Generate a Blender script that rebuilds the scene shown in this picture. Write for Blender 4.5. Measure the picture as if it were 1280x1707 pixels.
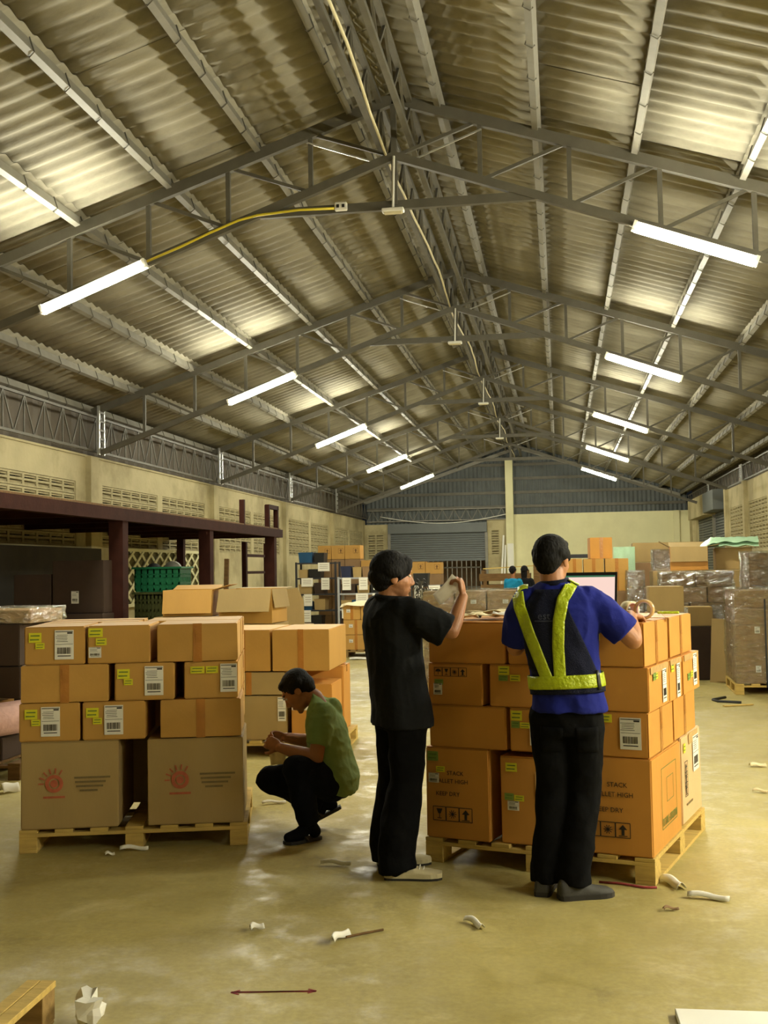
import bpy, bmesh, math, random
from mathutils import Vector, Matrix, noise
from mathutils.bvhtree import BVHTree

for _o in list(bpy.data.objects):
    bpy.data.objects.remove(_o, do_unlink=True)
scene = bpy.context.scene
COL = scene.collection
PI = math.pi
RNG = random.Random(7)

# ------------------------------------------------------------------ camera
cam_data = bpy.data.cameras.new('camera')
cam_data.sensor_fit = 'VERTICAL'
cam_data.sensor_height = 24.0
cam_data.lens = 1850.0 / 1707.0 * 24.0
cam_data.clip_end = 200
camera = bpy.data.objects.new('camera', cam_data)
COL.objects.link(camera)
_y, _p, _r = math.radians(8.95), math.radians(3.0), math.radians(-1.0)
_f = Vector((-math.sin(_y) * math.cos(_p), math.cos(_y) * math.cos(_p), math.sin(_p)))
_rt = Vector((math.cos(_y), math.sin(_y), 0))
_up = _rt.cross(_f)
_rt, _up = _rt * math.cos(_r) + _up * math.sin(_r), _up * math.cos(_r) - _rt * math.sin(_r)
camera.matrix_world = Matrix(((_rt.x, _up.x, -_f.x, 0), (_rt.y, _up.y, -_f.y, 0), (_rt.z, _up.z, -_f.z, 1.55), (0, 0, 0, 1)))
scene.camera = camera

# ------------------------------------------------------------------ world (night outside), lamps, exposure
world = bpy.data.worlds.new('night')
scene.world = world
world.use_nodes = True
world.node_tree.nodes['Background'].inputs[0].default_value = (0.02, 0.025, 0.03, 1)
world.node_tree.nodes['Background'].inputs[1].default_value = 0.3
LAMP_COLOR = (1.0, 0.975, 0.78)
LAMP_POWER = 455.0
scene.view_settings.view_transform = 'Standard'
scene.view_settings.look = 'None'
scene.view_settings.exposure = 0.0
scene.view_settings.gamma = 1.0
scene.view_settings.use_curve_mapping = False


# ------------------------------------------------------------------ materials
def lin(c):
    return tuple(((v / 255) / 12.92 if v / 255 <= 0.04045 else ((v / 255 + 0.055) / 1.055) ** 2.4) for v in c)


def mat(name, rgb, rough=0.7, metal=0.0, var=0.12, scale=5.0, bump=0.0, bscale=60.0, spec=0.5, stretch=None, dirt=None, dscale=1.5, dfac=0.5):
    m = bpy.data.materials.new(name)
    m.use_nodes = True
    nt = m.node_tree
    b = nt.nodes['Principled BSDF']
    b.inputs['Roughness'].default_value = rough
    b.inputs['Metallic'].default_value = metal
    b.inputs['Specular IOR Level'].default_value = spec
    c = lin(rgb)
    tc = nt.nodes.new('ShaderNodeTexCoord')
    mp = nt.nodes.new('ShaderNodeMapping')
    nt.links.new(tc.outputs['Object'], mp.inputs[0])
    if stretch:
        mp.inputs['Scale'].default_value = stretch
    n = nt.nodes.new('ShaderNodeTexNoise')
    n.inputs['Scale'].default_value = scale
    n.inputs['Detail'].default_value = 6
    nt.links.new(mp.outputs[0], n.inputs['Vector'])
    r = nt.nodes.new('ShaderNodeValToRGB')
    r.color_ramp.elements[0].position = 0.3
    r.color_ramp.elements[1].position = 0.7
    r.color_ramp.elements[0].color = (*[v * (1 - var) for v in c], 1)
    r.color_ramp.elements[1].color = (*[min(1, v * (1 + var)) for v in c], 1)
    nt.links.new(n.outputs['Fac'], r.inputs[0])
    out = r.outputs[0]
    if dirt:
        n2 = nt.nodes.new('ShaderNodeTexNoise')
        n2.inputs['Scale'].default_value = dscale
        n2.inputs['Detail'].default_value = 8
        n2.inputs['Roughness'].default_value = 0.65
        nt.links.new(mp.outputs[0], n2.inputs['Vector'])
        r2 = nt.nodes.new('ShaderNodeValToRGB')
        r2.color_ramp.elements[0].position = 0.45
        r2.color_ramp.elements[1].position = 0.68
        r2.color_ramp.elements[0].color = (0, 0, 0, 1)
        r2.color_ramp.elements[1].color = (dfac, dfac, dfac, 1)
        nt.links.new(n2.outputs['Fac'], r2.inputs[0])
        mx = nt.nodes.new('ShaderNodeMixRGB')
        mx.inputs[2].default_value = (*lin(dirt), 1)
        nt.links.new(r2.outputs[0], mx.inputs[0])
        nt.links.new(out, mx.inputs[1])
        out = mx.outputs[0]
    nt.links.new(out, b.inputs['Base Color'])
    if bump:
        n3 = nt.nodes.new('ShaderNodeTexNoise')
        n3.inputs['Scale'].default_value = bscale
        n3.inputs['Detail'].default_value = 4
        nt.links.new(mp.outputs[0], n3.inputs['Vector'])
        bp = nt.nodes.new('ShaderNodeBump')
        bp.inputs['Strength'].default_value = bump
        bp.inputs['Distance'].default_value = 0.02
        nt.links.new(n3.outputs['Fac'], bp.inputs['Height'])
        nt.links.new(bp.outputs[0], b.inputs['Normal'])
    return m


def emit(name, rgb, strength):
    m = bpy.data.materials.new(name)
    m.use_nodes = True
    b = m.node_tree.nodes['Principled BSDF']
    b.inputs['Base Color'].default_value = (0.8, 0.8, 0.8, 1) if strength > 10 else (0.02, 0.02, 0.02, 1)
    b.inputs['Emission Color'].default_value = (*rgb, 1)
    b.inputs['Emission Strength'].default_value = strength
    return m


def film(name, fac=0.16, rough=0.12, tint=(0.93, 0.95, 0.92)):
    m = bpy.data.materials.new(name)
    m.use_nodes = True
    nt = m.node_tree
    nt.nodes.remove(nt.nodes['Principled BSDF'])
    out = nt.nodes['Material Output']
    tr = nt.nodes.new('ShaderNodeBsdfTransparent')
    tr.inputs[0].default_value = (*tint, 1)
    gl = nt.nodes.new('ShaderNodeBsdfGlossy')
    gl.inputs['Roughness'].default_value = rough
    gl.inputs['Color'].default_value = (0.9, 0.9, 0.88, 1)
    tc = nt.nodes.new('ShaderNodeTexCoord')
    mp = nt.nodes.new('ShaderNodeMapping')
    mp.inputs['Scale'].default_value = (1, 1, 2.4)
    mp.inputs['Rotation'].default_value = (0.3, 0.2, 0.4)
    nt.links.new(tc.outputs['Object'], mp.inputs[0])
    n = nt.nodes.new('ShaderNodeTexNoise')
    n.inputs['Scale'].default_value = 7
    n.inputs['Detail'].default_value = 5
    n.inputs['Distortion'].default_value = 1.2
    nt.links.new(mp.outputs[0], n.inputs['Vector'])
    bp = nt.nodes.new('ShaderNodeBump')
    bp.inputs['Strength'].default_value = 1.0
    bp.inputs['Distance'].default_value = 0.12
    nt.links.new(n.outputs['Fac'], bp.inputs['Height'])
    nt.links.new(bp.outputs[0], gl.inputs['Normal'])
    mx = nt.nodes.new('ShaderNodeMixShader')
    r = nt.nodes.new('ShaderNodeMapRange')
    r.inputs['From Min'].default_value = 0.35
    r.inputs['From Max'].default_value = 0.75
    r.inputs['To Min'].default_value = fac * 0.5
    r.inputs['To Max'].default_value = fac * 2.0
    nt.links.new(n.outputs['Fac'], r.inputs[0])
    nt.links.new(r.outputs[0], mx.inputs[0])
    nt.links.new(tr.outputs[0], mx.inputs[1])
    nt.links.new(gl.outputs[0], mx.inputs[2])
    nt.links.new(mx.outputs[0], out.inputs[0])
    return m


def floor_material():
    """worn warehouse concrete: broad patches, dark stains, pale scuffs, fine grain; worn spots are smoother"""
    m = mat('concrete_floor', (176, 161, 98), 0.5, 0, 0.14, 0.8, 0.05, 60, 0.4, None, (142, 126, 70), 0.6, 0.6)
    nt = m.node_tree
    b = nt.nodes['Principled BSDF']
    tc = [n for n in nt.nodes if n.type == 'TEX_COORD'][0]
    base = b.inputs['Base Color'].links[0].from_socket

    def nz(scale, detail, rough, dist=0.0):
        n = nt.nodes.new('ShaderNodeTexNoise')
        n.inputs['Scale'].default_value = scale
        n.inputs['Detail'].default_value = detail
        n.inputs['Roughness'].default_value = rough
        n.inputs['Distortion'].default_value = dist
        nt.links.new(tc.outputs['Object'], n.inputs['Vector'])
        return n.outputs['Fac']

    def rng(sock, a0, a1, b0, b1):
        r = nt.nodes.new('ShaderNodeMapRange')
        for k, v in zip(('From Min', 'From Max', 'To Min', 'To Max'), (a0, a1, b0, b1)):
            r.inputs[k].default_value = v
        nt.links.new(sock, r.inputs[0])
        return r.outputs[0]

    def mix(fac, c1, col, mode='MIX'):
        x = nt.nodes.new('ShaderNodeMixRGB')
        x.blend_type = mode
        nt.links.new(fac, x.inputs[0])
        nt.links.new(c1, x.inputs[1])
        x.inputs[2].default_value = (*lin(col), 1)
        return x.outputs[0]
    c = mix(rng(nz(2.6, 9, 0.7, 0.6), 0.56, 0.72, 0, 0.55), base, (206, 192, 142))
    c = mix(rng(nz(1.9, 9, 0.72, 0.4), 0.60, 0.74, 0, 0.6), c, (98, 86, 54))
    c = mix(rng(nz(38, 3, 0.6), 0.35, 0.65, 0, 0.22), c, (112, 100, 62))
    nt.links.new(c, b.inputs['Base Color'])
    worn = nz(5.5, 9, 0.7)
    nt.links.new(rng(worn, 0.36, 0.54, 0.36, 0.68), b.inputs['Roughness'])
    return m


MT = dict(
    floor=floor_material(),
    wall=mat('plastered_wall', (186, 174, 134), 0.85, 0, 0.08, 2, 0.25, 14, 0.3, None, (128, 116, 80), 0.9, 0.7),
    wall_cream=mat('cream_wall', (224, 219, 174), 0.8, 0, 0.04, 1.2, 0.08, 10, 0.3, None, (194, 187, 140), 0.5, 0.5),
    block=mat('vent_block_concrete', (172, 161, 124), 0.9, 0, 0.14, 9, 0.3, 30, 0.2),
    dark_void=mat('night_dark', (14, 14, 13), 0.95, 0, 0.1, 3),
    roof=mat('fibre_cement', (150, 144, 126), 0.85, 0, 0.16, 3.0, 0.15, 25, 0.2, (0.5, 1, 0.5), (90, 84, 69), 1.3, 0.7),
    gable=mat('gable_sheet', (98, 102, 100), 0.7, 0, 0.12, 3, 0, 25, 0.3),
    cladding=mat('side_cladding', (92, 82, 68), 0.8, 0, 0.15, 3),
    steel=mat('grey_painted_steel', (128, 124, 112), 0.55, 0.1, 0.12, 6, 0.05, 30),
    steel_dark=mat('dark_truss_steel', (92, 88, 76), 0.6, 0.1, 0.15, 6, 0.05, 30),
    galv=mat('galvanised_bracket', (190, 190, 184), 0.35, 0.6, 0.1, 12),
    red_oxide=mat('red_oxide_steel', (52, 27, 20), 0.85, 0.0, 0.18, 7, 0.1, 30, 0.1),
    shutter=mat('grey_shutter', (96, 100, 98), 0.55, 0.2, 0.08, 3, 0, 20),
    white_pl=mat('white_plastic', (226, 224, 212), 0.4, 0, 0.03, 5),
    cable_w=mat('beige_cable', (206, 196, 158), 0.5, 0, 0.08, 8),
    cable_y=mat('yellow_cable', (216, 196, 52), 0.5, 0, 0.05, 8),
    tube=emit('lit_tube', LAMP_COLOR, LAMP_POWER),
    carton=mat('orange_cardboard', (199, 140, 62), 0.62, 0, 0.07, 4, 0.06, 40, 0.35, (1, 1, 0.35)),
    carton2=mat('golden_cardboard', (192, 146, 72), 0.62, 0, 0.07, 4, 0.06, 40, 0.35, (1, 1, 0.35)),
    carton_kraft=mat('kraft_cardboard', (168, 142, 92), 0.7, 0, 0.07, 4, 0.06, 40, 0.3, (1, 1, 0.35)),
    carton_brown=mat('brown_cardboard', (142, 112, 78), 0.7, 0, 0.12, 5, 0.06, 40, 0.3),
    carton_pale=mat('pale_cardboard', (214, 178, 132), 0.62, 0, 0.05, 4, 0.06, 40, 0.35),
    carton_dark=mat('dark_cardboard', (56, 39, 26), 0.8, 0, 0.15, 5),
    tape=mat('packing_tape', (178, 118, 52), 0.22, 0, 0.06, 12, 0.25, 25, 0.6),
    clear_tape=mat('clear_tape', (216, 176, 118), 0.15, 0, 0.05, 12, 0.3, 30, 0.7),
    paper=mat('white_paper', (232, 228, 214), 0.7, 0, 0.03, 20, 0.1, 20),
    paper_warm=mat('cream_paper', (222, 206, 160), 0.7, 0, 0.05, 10, 0.2, 12),
    sticker=mat('yellow_sticker', (214, 208, 40), 0.5, 0, 0.06, 30),
    sticker_g=mat('green_sticker', (122, 150, 62), 0.5, 0, 0.1, 40),
    ink=mat('black_ink', (38, 30, 20), 0.7, 0, 0.2, 30),
    ink_faded=mat('faded_ink', (104, 70, 30), 0.7, 0, 0.2, 30),
    ink_green=mat('green_ink', (96, 116, 48), 0.7, 0, 0.2, 30),
    ink_red=mat('red_ink', (176, 92, 62), 0.7, 0, 0.15, 30),
    ink_grey=mat('grey_ink', (118, 100, 62), 0.7, 0, 0.15, 30),
    wood=mat('pallet_wood', (196, 166, 92), 0.75, 0, 0.16, 6, 0.15, 30, 0.25, (1, 6, 6)),
    wood2=mat('weathered_wood', (150, 122, 74), 0.8, 0, 0.2, 6, 0.15, 30, 0.2, (1, 6, 6)),
    wood_dark=mat('old_timber', (104, 78, 46), 0.85, 0, 0.25, 5, 0.1, 30, 0.2, (1, 6, 6)),
    wrap=film('stretch_film', 0.3, 0.12),
    wrap_thick=film('cloudy_film', 0.4, 0.16, (0.86, 0.87, 0.82)),
    mint=mat('mint_plastic_sheet', (178, 214, 178), 0.35, 0, 0.08, 6, 0.3, 14, 0.5),
    black_pl=mat('black_plastic', (22, 22, 22), 0.45, 0, 0.2, 8),
    strap=mat('black_strap', (18, 17, 15), 0.5, 0, 0.1, 8),
    green_crate=mat('green_crate_plastic', (22, 92, 58), 0.4, 0, 0.08, 6),
    olive_crate=mat('olive_crate_plastic', (70, 74, 34), 0.5, 0, 0.1, 6),
    blue_bin=mat('blue_bin_plastic', (22, 74, 112), 0.4, 0, 0.1, 6),
    navy=mat('navy_bag', (24, 32, 62), 0.6, 0, 0.2, 6),
    rack=mat('dark_rack_steel', (46, 46, 50), 0.5, 0.2, 0.1, 6),
    rack_light=mat('pale_rack_steel', (168, 170, 172), 0.5, 0.2, 0.08, 6),
    chalk_red=mat('red_chalk', (142, 52, 52), 0.9, 0, 0.3, 40),
    screen=emit('laptop_screen', (1.0, 0.72, 0.62), 0.95),
    screen_bar=emit('screen_title_bar', (0.05, 0.25, 0.12), 0.6),
    pink_foam=mat('pink_foam', (190, 150, 140), 0.8, 0, 0.1, 20, 0.2, 50),
)

MT['shade_brown'] = mat('painted_shade_brown', (46, 38, 22), 0.85, 0, 0.2, 4)  # dark brown that paints the wall's deep shade below the mezzanine
MT['olive_board'] = mat('olive_board', (104, 96, 52), 0.85, 0, 0.15, 4)


def translucent_paper():
    m = mat('thin_paper', (236, 230, 214), 0.7, 0, 0.03, 20, 0.1, 20)
    nt = m.node_tree
    b = nt.nodes['Principled BSDF']
    tl = nt.nodes.new('ShaderNodeBsdfTranslucent')
    tl.inputs[0].default_value = (0.85, 0.82, 0.72, 1)
    mx = nt.nodes.new('ShaderNodeMixShader')
    mx.inputs[0].default_value = 0.5
    nt.links.new(b.outputs[0], mx.inputs[1])
    nt.links.new(tl.outputs[0], mx.inputs[2])
    nt.links.new(mx.outputs[0], nt.nodes['Material Output'].inputs[0])
    return m


MT['paper_thin'] = translucent_paper()


# ------------------------------------------------------------------ mesh helpers
def new_obj(name, mesh, parent=None, loc=None, rotz=None, matrix=None):
    o = bpy.data.objects.new(name, mesh)
    COL.objects.link(o)
    if parent is not None:
        o.parent = parent
    if matrix is not None:
        o.matrix_local = matrix
    else:
        if loc is not None:
            o.location = loc
        if rotz:
            o.rotation_euler = (0, 0, rotz)
    return o


def tag(o, label=None, cat=None, group=None, kind=None):
    if label:
        o['label'] = label
    if cat:
        o['category'] = cat
    if group:
        o['group'] = group
    if kind:
        o['kind'] = kind
    return o


def thing(name, label, cat, loc=(0, 0, 0), rotz=0, group=None):
    o = new_obj(name, None, None, loc, rotz)
    o.empty_display_size = 0.1
    return tag(o, label, cat, group)


class MB:
    """collects shapes into one mesh"""

    def __init__(self):
        self.v, self.f, self.mi = [], [], []

    def add(self, vs, fs, mi=0):
        n = len(self.v)
        self.v += [tuple(p) for p in vs]
        self.f += [tuple(i + n for i in q) for q in fs]
        self.mi += [mi] * len(fs)
        return self

    def box(self, c, s, m=None, mi=0):
        hx, hy, hz = s[0] / 2, s[1] / 2, s[2] / 2
        vs = [Vector((x, y, z)) for z in (-hz, hz) for y in (-hy, hy) for x in (-hx, hx)]
        if m is not None:
            vs = [m @ v for v in vs]
        c = Vector(c)
        return self.add([v + c for v in vs], [(0, 2, 3, 1), (4, 5, 7, 6), (0, 1, 5, 4), (2, 6, 7, 3), (0, 4, 6, 2), (1, 3, 7, 5)], mi)

    def span(self, a, b, mi=0):
        return self.box([(p + q) / 2 for p, q in zip(a, b)], [abs(q - p) for p, q in zip(a, b)], None, mi)

    def bar(self, a, b, w, h, up=(0, 0, 1), mi=0):
        a, b = Vector(a), Vector(b)
        d = b - a
        L = d.length
        d.normalize()
        up = Vector(up)
        if abs(d.dot(up)) > 0.98:
            up = Vector((0, 1, 0))
        s = d.cross(up).normalized()
        u = s.cross(d)
        m = Matrix((d, s, u)).transposed()
        return self.box((a + b) / 2, (L, w, h), m, mi)

    def tube(self, pts, r, n=8, mi=0):
        pts = [Vector(p) for p in pts]
        rs = r if isinstance(r, (list, tuple)) else [r] * len(pts)
        vs, fs = [], []
        prev = None
        for i, p in enumerate(pts):
            d = (pts[min(i + 1, len(pts) - 1)] - pts[max(i - 1, 0)]).normalized()
            if prev is None:
                s = d.cross(Vector((0, 0, 1)) if abs(d.z) < 0.9 else Vector((1, 0, 0))).normalized()
            else:
                s = (prev - d * prev.dot(d)).normalized()
            prev = s
            u = d.cross(s)
            for k in range(n):
                a = 2 * PI * k / n
                vs.append(p + (s * math.cos(a) + u * math.sin(a)) * rs[i])
        for i in range(len(pts) - 1):
            for k in range(n):
                k2 = (k + 1) % n
                fs.append((i * n + k, i * n + k2, (i + 1) * n + k2, (i + 1) * n + k))
        fs.append(tuple(range(n - 1, -1, -1)))
        fs.append(tuple((len(pts) - 1) * n + k for k in range(n)))
        return self.add(vs, fs, mi)

    def loft(self, rings, mi=0, close=True):
        """rings: lists of points of equal count"""
        n = len(rings[0])
        vs = [p for r in rings for p in r]
        fs = []
        for i in range(len(rings) - 1):
            for k in range(n):
                k2 = (k + 1) % n
                fs.append((i * n + k, i * n + k2, (i + 1) * n + k2, (i + 1) * n + k))
        if close:
            fs.append(tuple(range(n - 1, -1, -1)))
            fs.append(tuple((len(rings) - 1) * n + k for k in range(n)))
        return self.add(vs, fs, mi)

    def ell(self, c, r, axes=None, seg=16, rings=10, mi=0):
        c = Vector(c)
        A = axes or (Vector((1, 0, 0)), Vector((0, 1, 0)), Vector((0, 0, 1)))
        rs = []
        for i in range(1, rings):
            t = PI * i / rings
            rs.append([c + A[0] * (r[0] * math.sin(t) * math.cos(2 * PI * k / seg)) + A[1] * (r[1] * math.sin(t) * math.sin(2 * PI * k / seg)) - A[2] * (r[2] * math.cos(t)) for k in range(seg)])
        return self.loft(rs, mi)

    def mesh(self, name, mats, smooth=False):
        me = bpy.data.meshes.new(name)
        me.from_pydata(self.v, [], self.f)
        if not isinstance(mats, (list, tuple)):
            mats = [mats]
        for m in mats:
            me.materials.append(m)
        if len(mats) > 1:
            me.polygons.foreach_set('material_index', self.mi)
        if smooth:
            me.polygons.foreach_set('use_smooth', [True] * len(self.f))
        me.update()
        return me

    def build(self, name, mats, parent=None, smooth=False, loc=None, rotz=None):
        return new_obj(name, self.mesh(name, mats, smooth), parent, loc, rotz)


def bevelled(me, w=0.004, seg=1):
    bm = bmesh.new()
    bm.from_mesh(me)
    bmesh.ops.bevel(bm, geom=bm.edges[:], offset=w, segments=seg, affect='EDGES', clamp_overlap=True)
    bm.to_mesh(me)
    bm.free()
    return me


_BC = {}


def box_mesh(s, m, bev=0.0):
    k = (round(s[0], 4), round(s[1], 4), round(s[2], 4), m.name, bev)
    if k not in _BC:
        me = MB().box((0, 0, 0), s).mesh('box', m)
        if bev:
            bevelled(me, bev)
        _BC[k] = me
    return _BC[k]


def box_obj(name, c, s, m, parent=None, bev=0.0, rotz=0):
    return new_obj(name, box_mesh(s, m, bev), parent, c, rotz)


def rotm(axis, deg):
    return Matrix.Rotation(math.radians(deg), 3, axis)

# ================================================================== THE SETTING
RX, BACK, FRONT = -1.4, 39.85, -5.0
XL, XR = -7.0, 4.5
TRUSS_Y = [9.85 + 6 * k for k in range(5)]


def struct(name, mb, m, parent=None, smooth=False):
    o = mb.build(name, m, parent, smooth)
    if parent is None:
        tag(o, kind='structure')
    return o


fl = MB()
fl.span((XL - 0.2, FRONT, -0.1), (XR + 0.2, BACK + 8, 0))
struct('floor', fl, MT['floor'])

# ---- roof: corrugated sheets on purlins
SLOPE = 0.33
TH = math.atan(SLOPE)
PUR = [0.42, 1.29, 2.15, 3.06, 3.97, 4.9, 5.62]
EDGES = [0.0] + PUR
PITCH, NP = 0.21, 5
W = PITCH * NP


def sheet_mesh(length, npitch, name):
    n = npitch * 8
    amp = 0.017
    vs, fs = [], []
    for lay, dz in ((0, 0.0), (1, 0.007)):
        for x in (0, length):
            for i in range(n + 1):
                t = i / 8 * 2 * PI
                vs.append((x, i / 8 * PITCH, amp * math.cos(t) + dz))
    m = n + 1
    for i in range(n):
        fs.append((i, i + 1, m + i + 1, m + i))
        fs.append((2 * m + i, 3 * m + i, 3 * m + i + 1, 2 * m + i + 1))
        fs.append((i, 2 * m + i, 2 * m + i + 1, i + 1))
        fs.append((m + i, m + i + 1, 3 * m + i + 1, 3 * m + i))
    mb = MB()
    mb.add(vs, fs)
    return mb.mesh(name, MT['roof'], True)


def roof_side(sgn, name):
    root = new_obj(name, None)
    tag(root, kind='structure')
    ex = Vector((sgn * math.cos(TH), 0, -math.sin(TH)))
    ey = Vector((0, 1, 0)) if sgn > 0 else Vector((0, 1, 0))
    ez = ex.cross(ey)
    if ez.z < 0:
        ez = -ez
    for k in range(7):
        d0, d1 = max(0.0, EDGES[k] - 0.02), EDGES[k + 1] + 0.13
        if k == 6:
            d1 += 0.15
        L = (d1 - d0) / math.cos(TH)
        me = sheet_mesh(L, NP, 'roof_sheet')
        tilt = Matrix.Rotation(0.012, 4, 'Y') if sgn > 0 else Matrix.Rotation(0.012, 4, 'Y')
        for j in range(33):
            y0 = 5.7 + j * W
            p = Vector((RX + sgn * d0, y0, 6.03 - SLOPE * d0 + RNG.uniform(-0.004, 0.004)))
            m = Matrix(((ex.x, ey.x, ez.x, p.x), (ex.y, ey.y, ez.y, p.y), (ex.z, ey.z, ez.z, p.z), (0, 0, 0, 1)))
            new_obj('roof_sheet', me, root, matrix=m @ Matrix.Rotation(-0.012, 4, 'Y'))
        big = sheet_mesh(L, 51, 'roof_sheet_run')
        p = Vector((RX + sgn * d0, 5.7 - 51 * PITCH, 6.03 - SLOPE * d0))
        m = Matrix(((ex.x, ey.x, ez.x, p.x), (ex.y, ey.y, ez.y, p.y), (ex.z, ey.z, ez.z, p.z), (0, 0, 0, 1)))
        new_obj('roof_sheet', big, root, matrix=m)
    for d in PUR:
        x, z = RX + sgn * d, 5.925 - SLOPE * d
        mb = MB()
        R = rotm('Y', math.degrees(TH) * sgn)
        mb.box((0, 0, 0), (0.055, BACK + 5, 0.10), R)
        pu = mb.build('purlin', MT['steel'], root, loc=(x, (BACK + FRONT) / 2, z))
        hk = MB()
        for j in range(60):
            y = 5.9 + j * 0.57 - (BACK + FRONT) / 2
            s = -sgn
            hk.tube([R @ Vector((s * 0.034, y, 0.06)), R @ Vector((s * 0.034, y, -0.056)), R @ Vector((-s * 0.02, y + 0.03, -0.058)), R @ Vector((-s * 0.034, y + 0.03, -0.03))], 0.005, 4)
        tag(hk.build('hook_bolts', MT['steel_dark'], pu), kind='stuff')
    return root


roof_side(-1, 'ceiling_left')
cr = roof_side(1, 'ceiling_right')
mb = MB()
mb.add([(RX - 0.3, FRONT, 6.0), (RX, FRONT, 6.1), (RX + 0.3, FRONT, 6.0), (RX - 0.3, BACK + 0.3, 6.0), (RX, BACK + 0.3, 6.1), (RX + 0.3, BACK + 0.3, 6.0)], [(0, 1, 4, 3), (1, 2, 5, 4)])
mb.build('ridge_cap', MT['roof'], cr)


# ---- vent blocks
def vent_mesh(w, h):
    mb = MB()
    t = 0.10
    b = 0.028
    mb.box((0, -w / 2 + b / 2, 0), (t, b, h - 0.006))
    mb.box((0, w / 2 - b / 2, 0), (t, b, h - 0.006))
    for zz, bb in ((-h / 2 + b / 2 + 0.003, b), (0, 0.03), (h / 2 - b / 2 - 0.003, b)):
        mb.box((0, 0, zz), (t - 0.004, w - 2 * b, bb))
    # sloping louvre behind each slot
    for zz in (-h / 4, h / 4):
        mb.box((0, 0, zz + 0.012), (t * 0.7, w - 2 * b, 0.02), rotm('Y', 25))
    return mb.mesh('vent_block', MT['block'])


VB = vent_mesh(0.4, 0.19)
VB2 = vent_mesh(0.3, 0.18)


def vent_panel(parent, x, y0, n, z0, rows, me=VB, w=0.4, h=0.192, alongx=False):
    for i in range(n):
        for j in range(rows):
            if alongx:
                new_obj('vent_block', me, parent, (x + (i + 0.5) * w, y0, z0 + (j + 0.5) * h), PI / 2)
            else:
                new_obj('vent_block', me, parent, (x, y0 + (i + 0.5) * w, z0 + (j + 0.5) * h))


# ---- left wall
ZP0, ZP1, WTOP = 1.98, 2.94, 3.33
wl = MB()
wl.span((XL - 0.15, FRONT, 0), (XL, BACK + 0.15, ZP0))
wl.span((XL - 0.15, FRONT, ZP1), (XL, BACK + 0.15, WTOP))
panels = []
for k in range(5):
    y = 9.85 + 6 * k
    panels += [(y + 0.48, y + 2.88), (y + 3.12, y + 5.52)]
prev = FRONT
for a, b in panels:
    wl.span((XL - 0.15, prev, ZP0), (XL, a, ZP1))
    prev = b
wl.span((XL - 0.15, prev, ZP0), (XL, BACK + 0.15, ZP1))
for k in range(-2, 5):
    y = 9.85 + 6 * k
    wl.span((XL - 0.02, y - 0.14, 0), (XL + 0.09, y + 0.14, WTOP + 0.01))
wl.span((XL - 0.17, FRONT, WTOP), (XL + 0.02, BACK, WTOP + 0.03))
wall_left = struct('wall_left', wl, MT['wall'])
for a, b in panels:
    vent_panel(wall_left, XL - 0.06, a, 6, ZP0, 5)
void = MB()
void.span((XL - 0.62, FRONT, 0), (XL - 0.6, BACK + 1, 3.4))
struct('night_backing_left', void, MT['dark_void'])  # dark sheet standing in for the night behind the vent slots

mb = MB()
for sx, nm in ((XL - 0.13, 'wall_left_cladding'), (XR + 0.13, 'wall_right_cladding')):
    mb = MB()
    vs, fs = [], []
    nn = 440
    for i in range(nn + 1):
        yy = FRONT + (BACK + 0.2 - FRONT) * i / nn
        xx = sx + 0.012 * math.cos(i * PI / 2)
        vs += [(xx, yy, 3.3), (xx, yy, 4.25)]
    for i in range(nn):
        fs.append((2 * i, 2 * i + 2, 2 * i + 3, 2 * i + 1))
    mb.add(vs, fs)
    struct(nm, mb, MT['cladding'])

# ---- right wall
wr = MB()
rpan = [(19.0, 21.4), (22.3, 24.7), (25.2, 27.6), (28.2, 30.6)]
wr.span((XR, FRONT, 0), (XR + 0.15, 31.0, ZP0 - 0.1))
wr.span((XR, FRONT, 3.03), (XR + 0.15, 31.0, 3.55))
prev = FRONT
for a, b in rpan:
    wr.span((XR, prev, ZP0 - 0.1), (XR + 0.15, a, 3.03))
    prev = b
wr.span((XR, prev, ZP0 - 0.1), (XR + 0.15, 31.0, 3.03))
for y in (15.85, 21.85, 27.85, 30.9):
    wr.span((XR - 0.09, y - 0.14, 0), (XR + 0.02, y + 0.14, 3.56))
wr.span((XR, 37.4, 0), (XR + 0.15, BACK + 0.15, 3.4))
wr.span((XR - 0.12, 38.0, 0), (XR + 0.05, 38.35, 3.45))
wall_right = struct('wall_right', wr, MT['wall'])
for a, b in rpan:
    vent_panel(wall_right, XR + 0.06, a, 6, ZP0 - 0.1, 6, h=0.1915)
void = MB()
void.span((XR + 0.6, FRONT, 0), (XR + 0.62, 31, 3.5))
struct('night_backing_right', void, MT['dark_void'])  # same dark backing for the night on the right side
mb = MB()
mb.span((XR - 0.35, 31.2, 3.05), (XR + 0.15, 33.4, 3.6))
sh = struct('door_2', mb, MT['shutter'])
mb = MB()
for i in range(38):
    mb.box((XR + 0.02, 34.2, 0.04 + i * 0.08), (0.02, 6.4, 0.066), rotm('Y', 12))
tag(mb.build('slats', MT['shutter'], sh), kind='stuff')
mb = MB()
mb.span((XR - 0.32, 33.45, 3.0), (XR + 0.15, 37.4, 3.62))
struct('beam', mb, MT['wall'])
mb = MB()
mb.span((XR - 0.06, 33.45, 0), (XR + 0.02, 33.6, 3.0))
mb.build('guide_rail', MT['steel'], sh)

# ---- front wall behind the photographer
mb = MB()
mb.span((XL - 0.15, FRONT - 0.15, 0), (XR + 0.15, FRONT, 6.2))
struct('wall_front', mb, MT['wall'])

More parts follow.
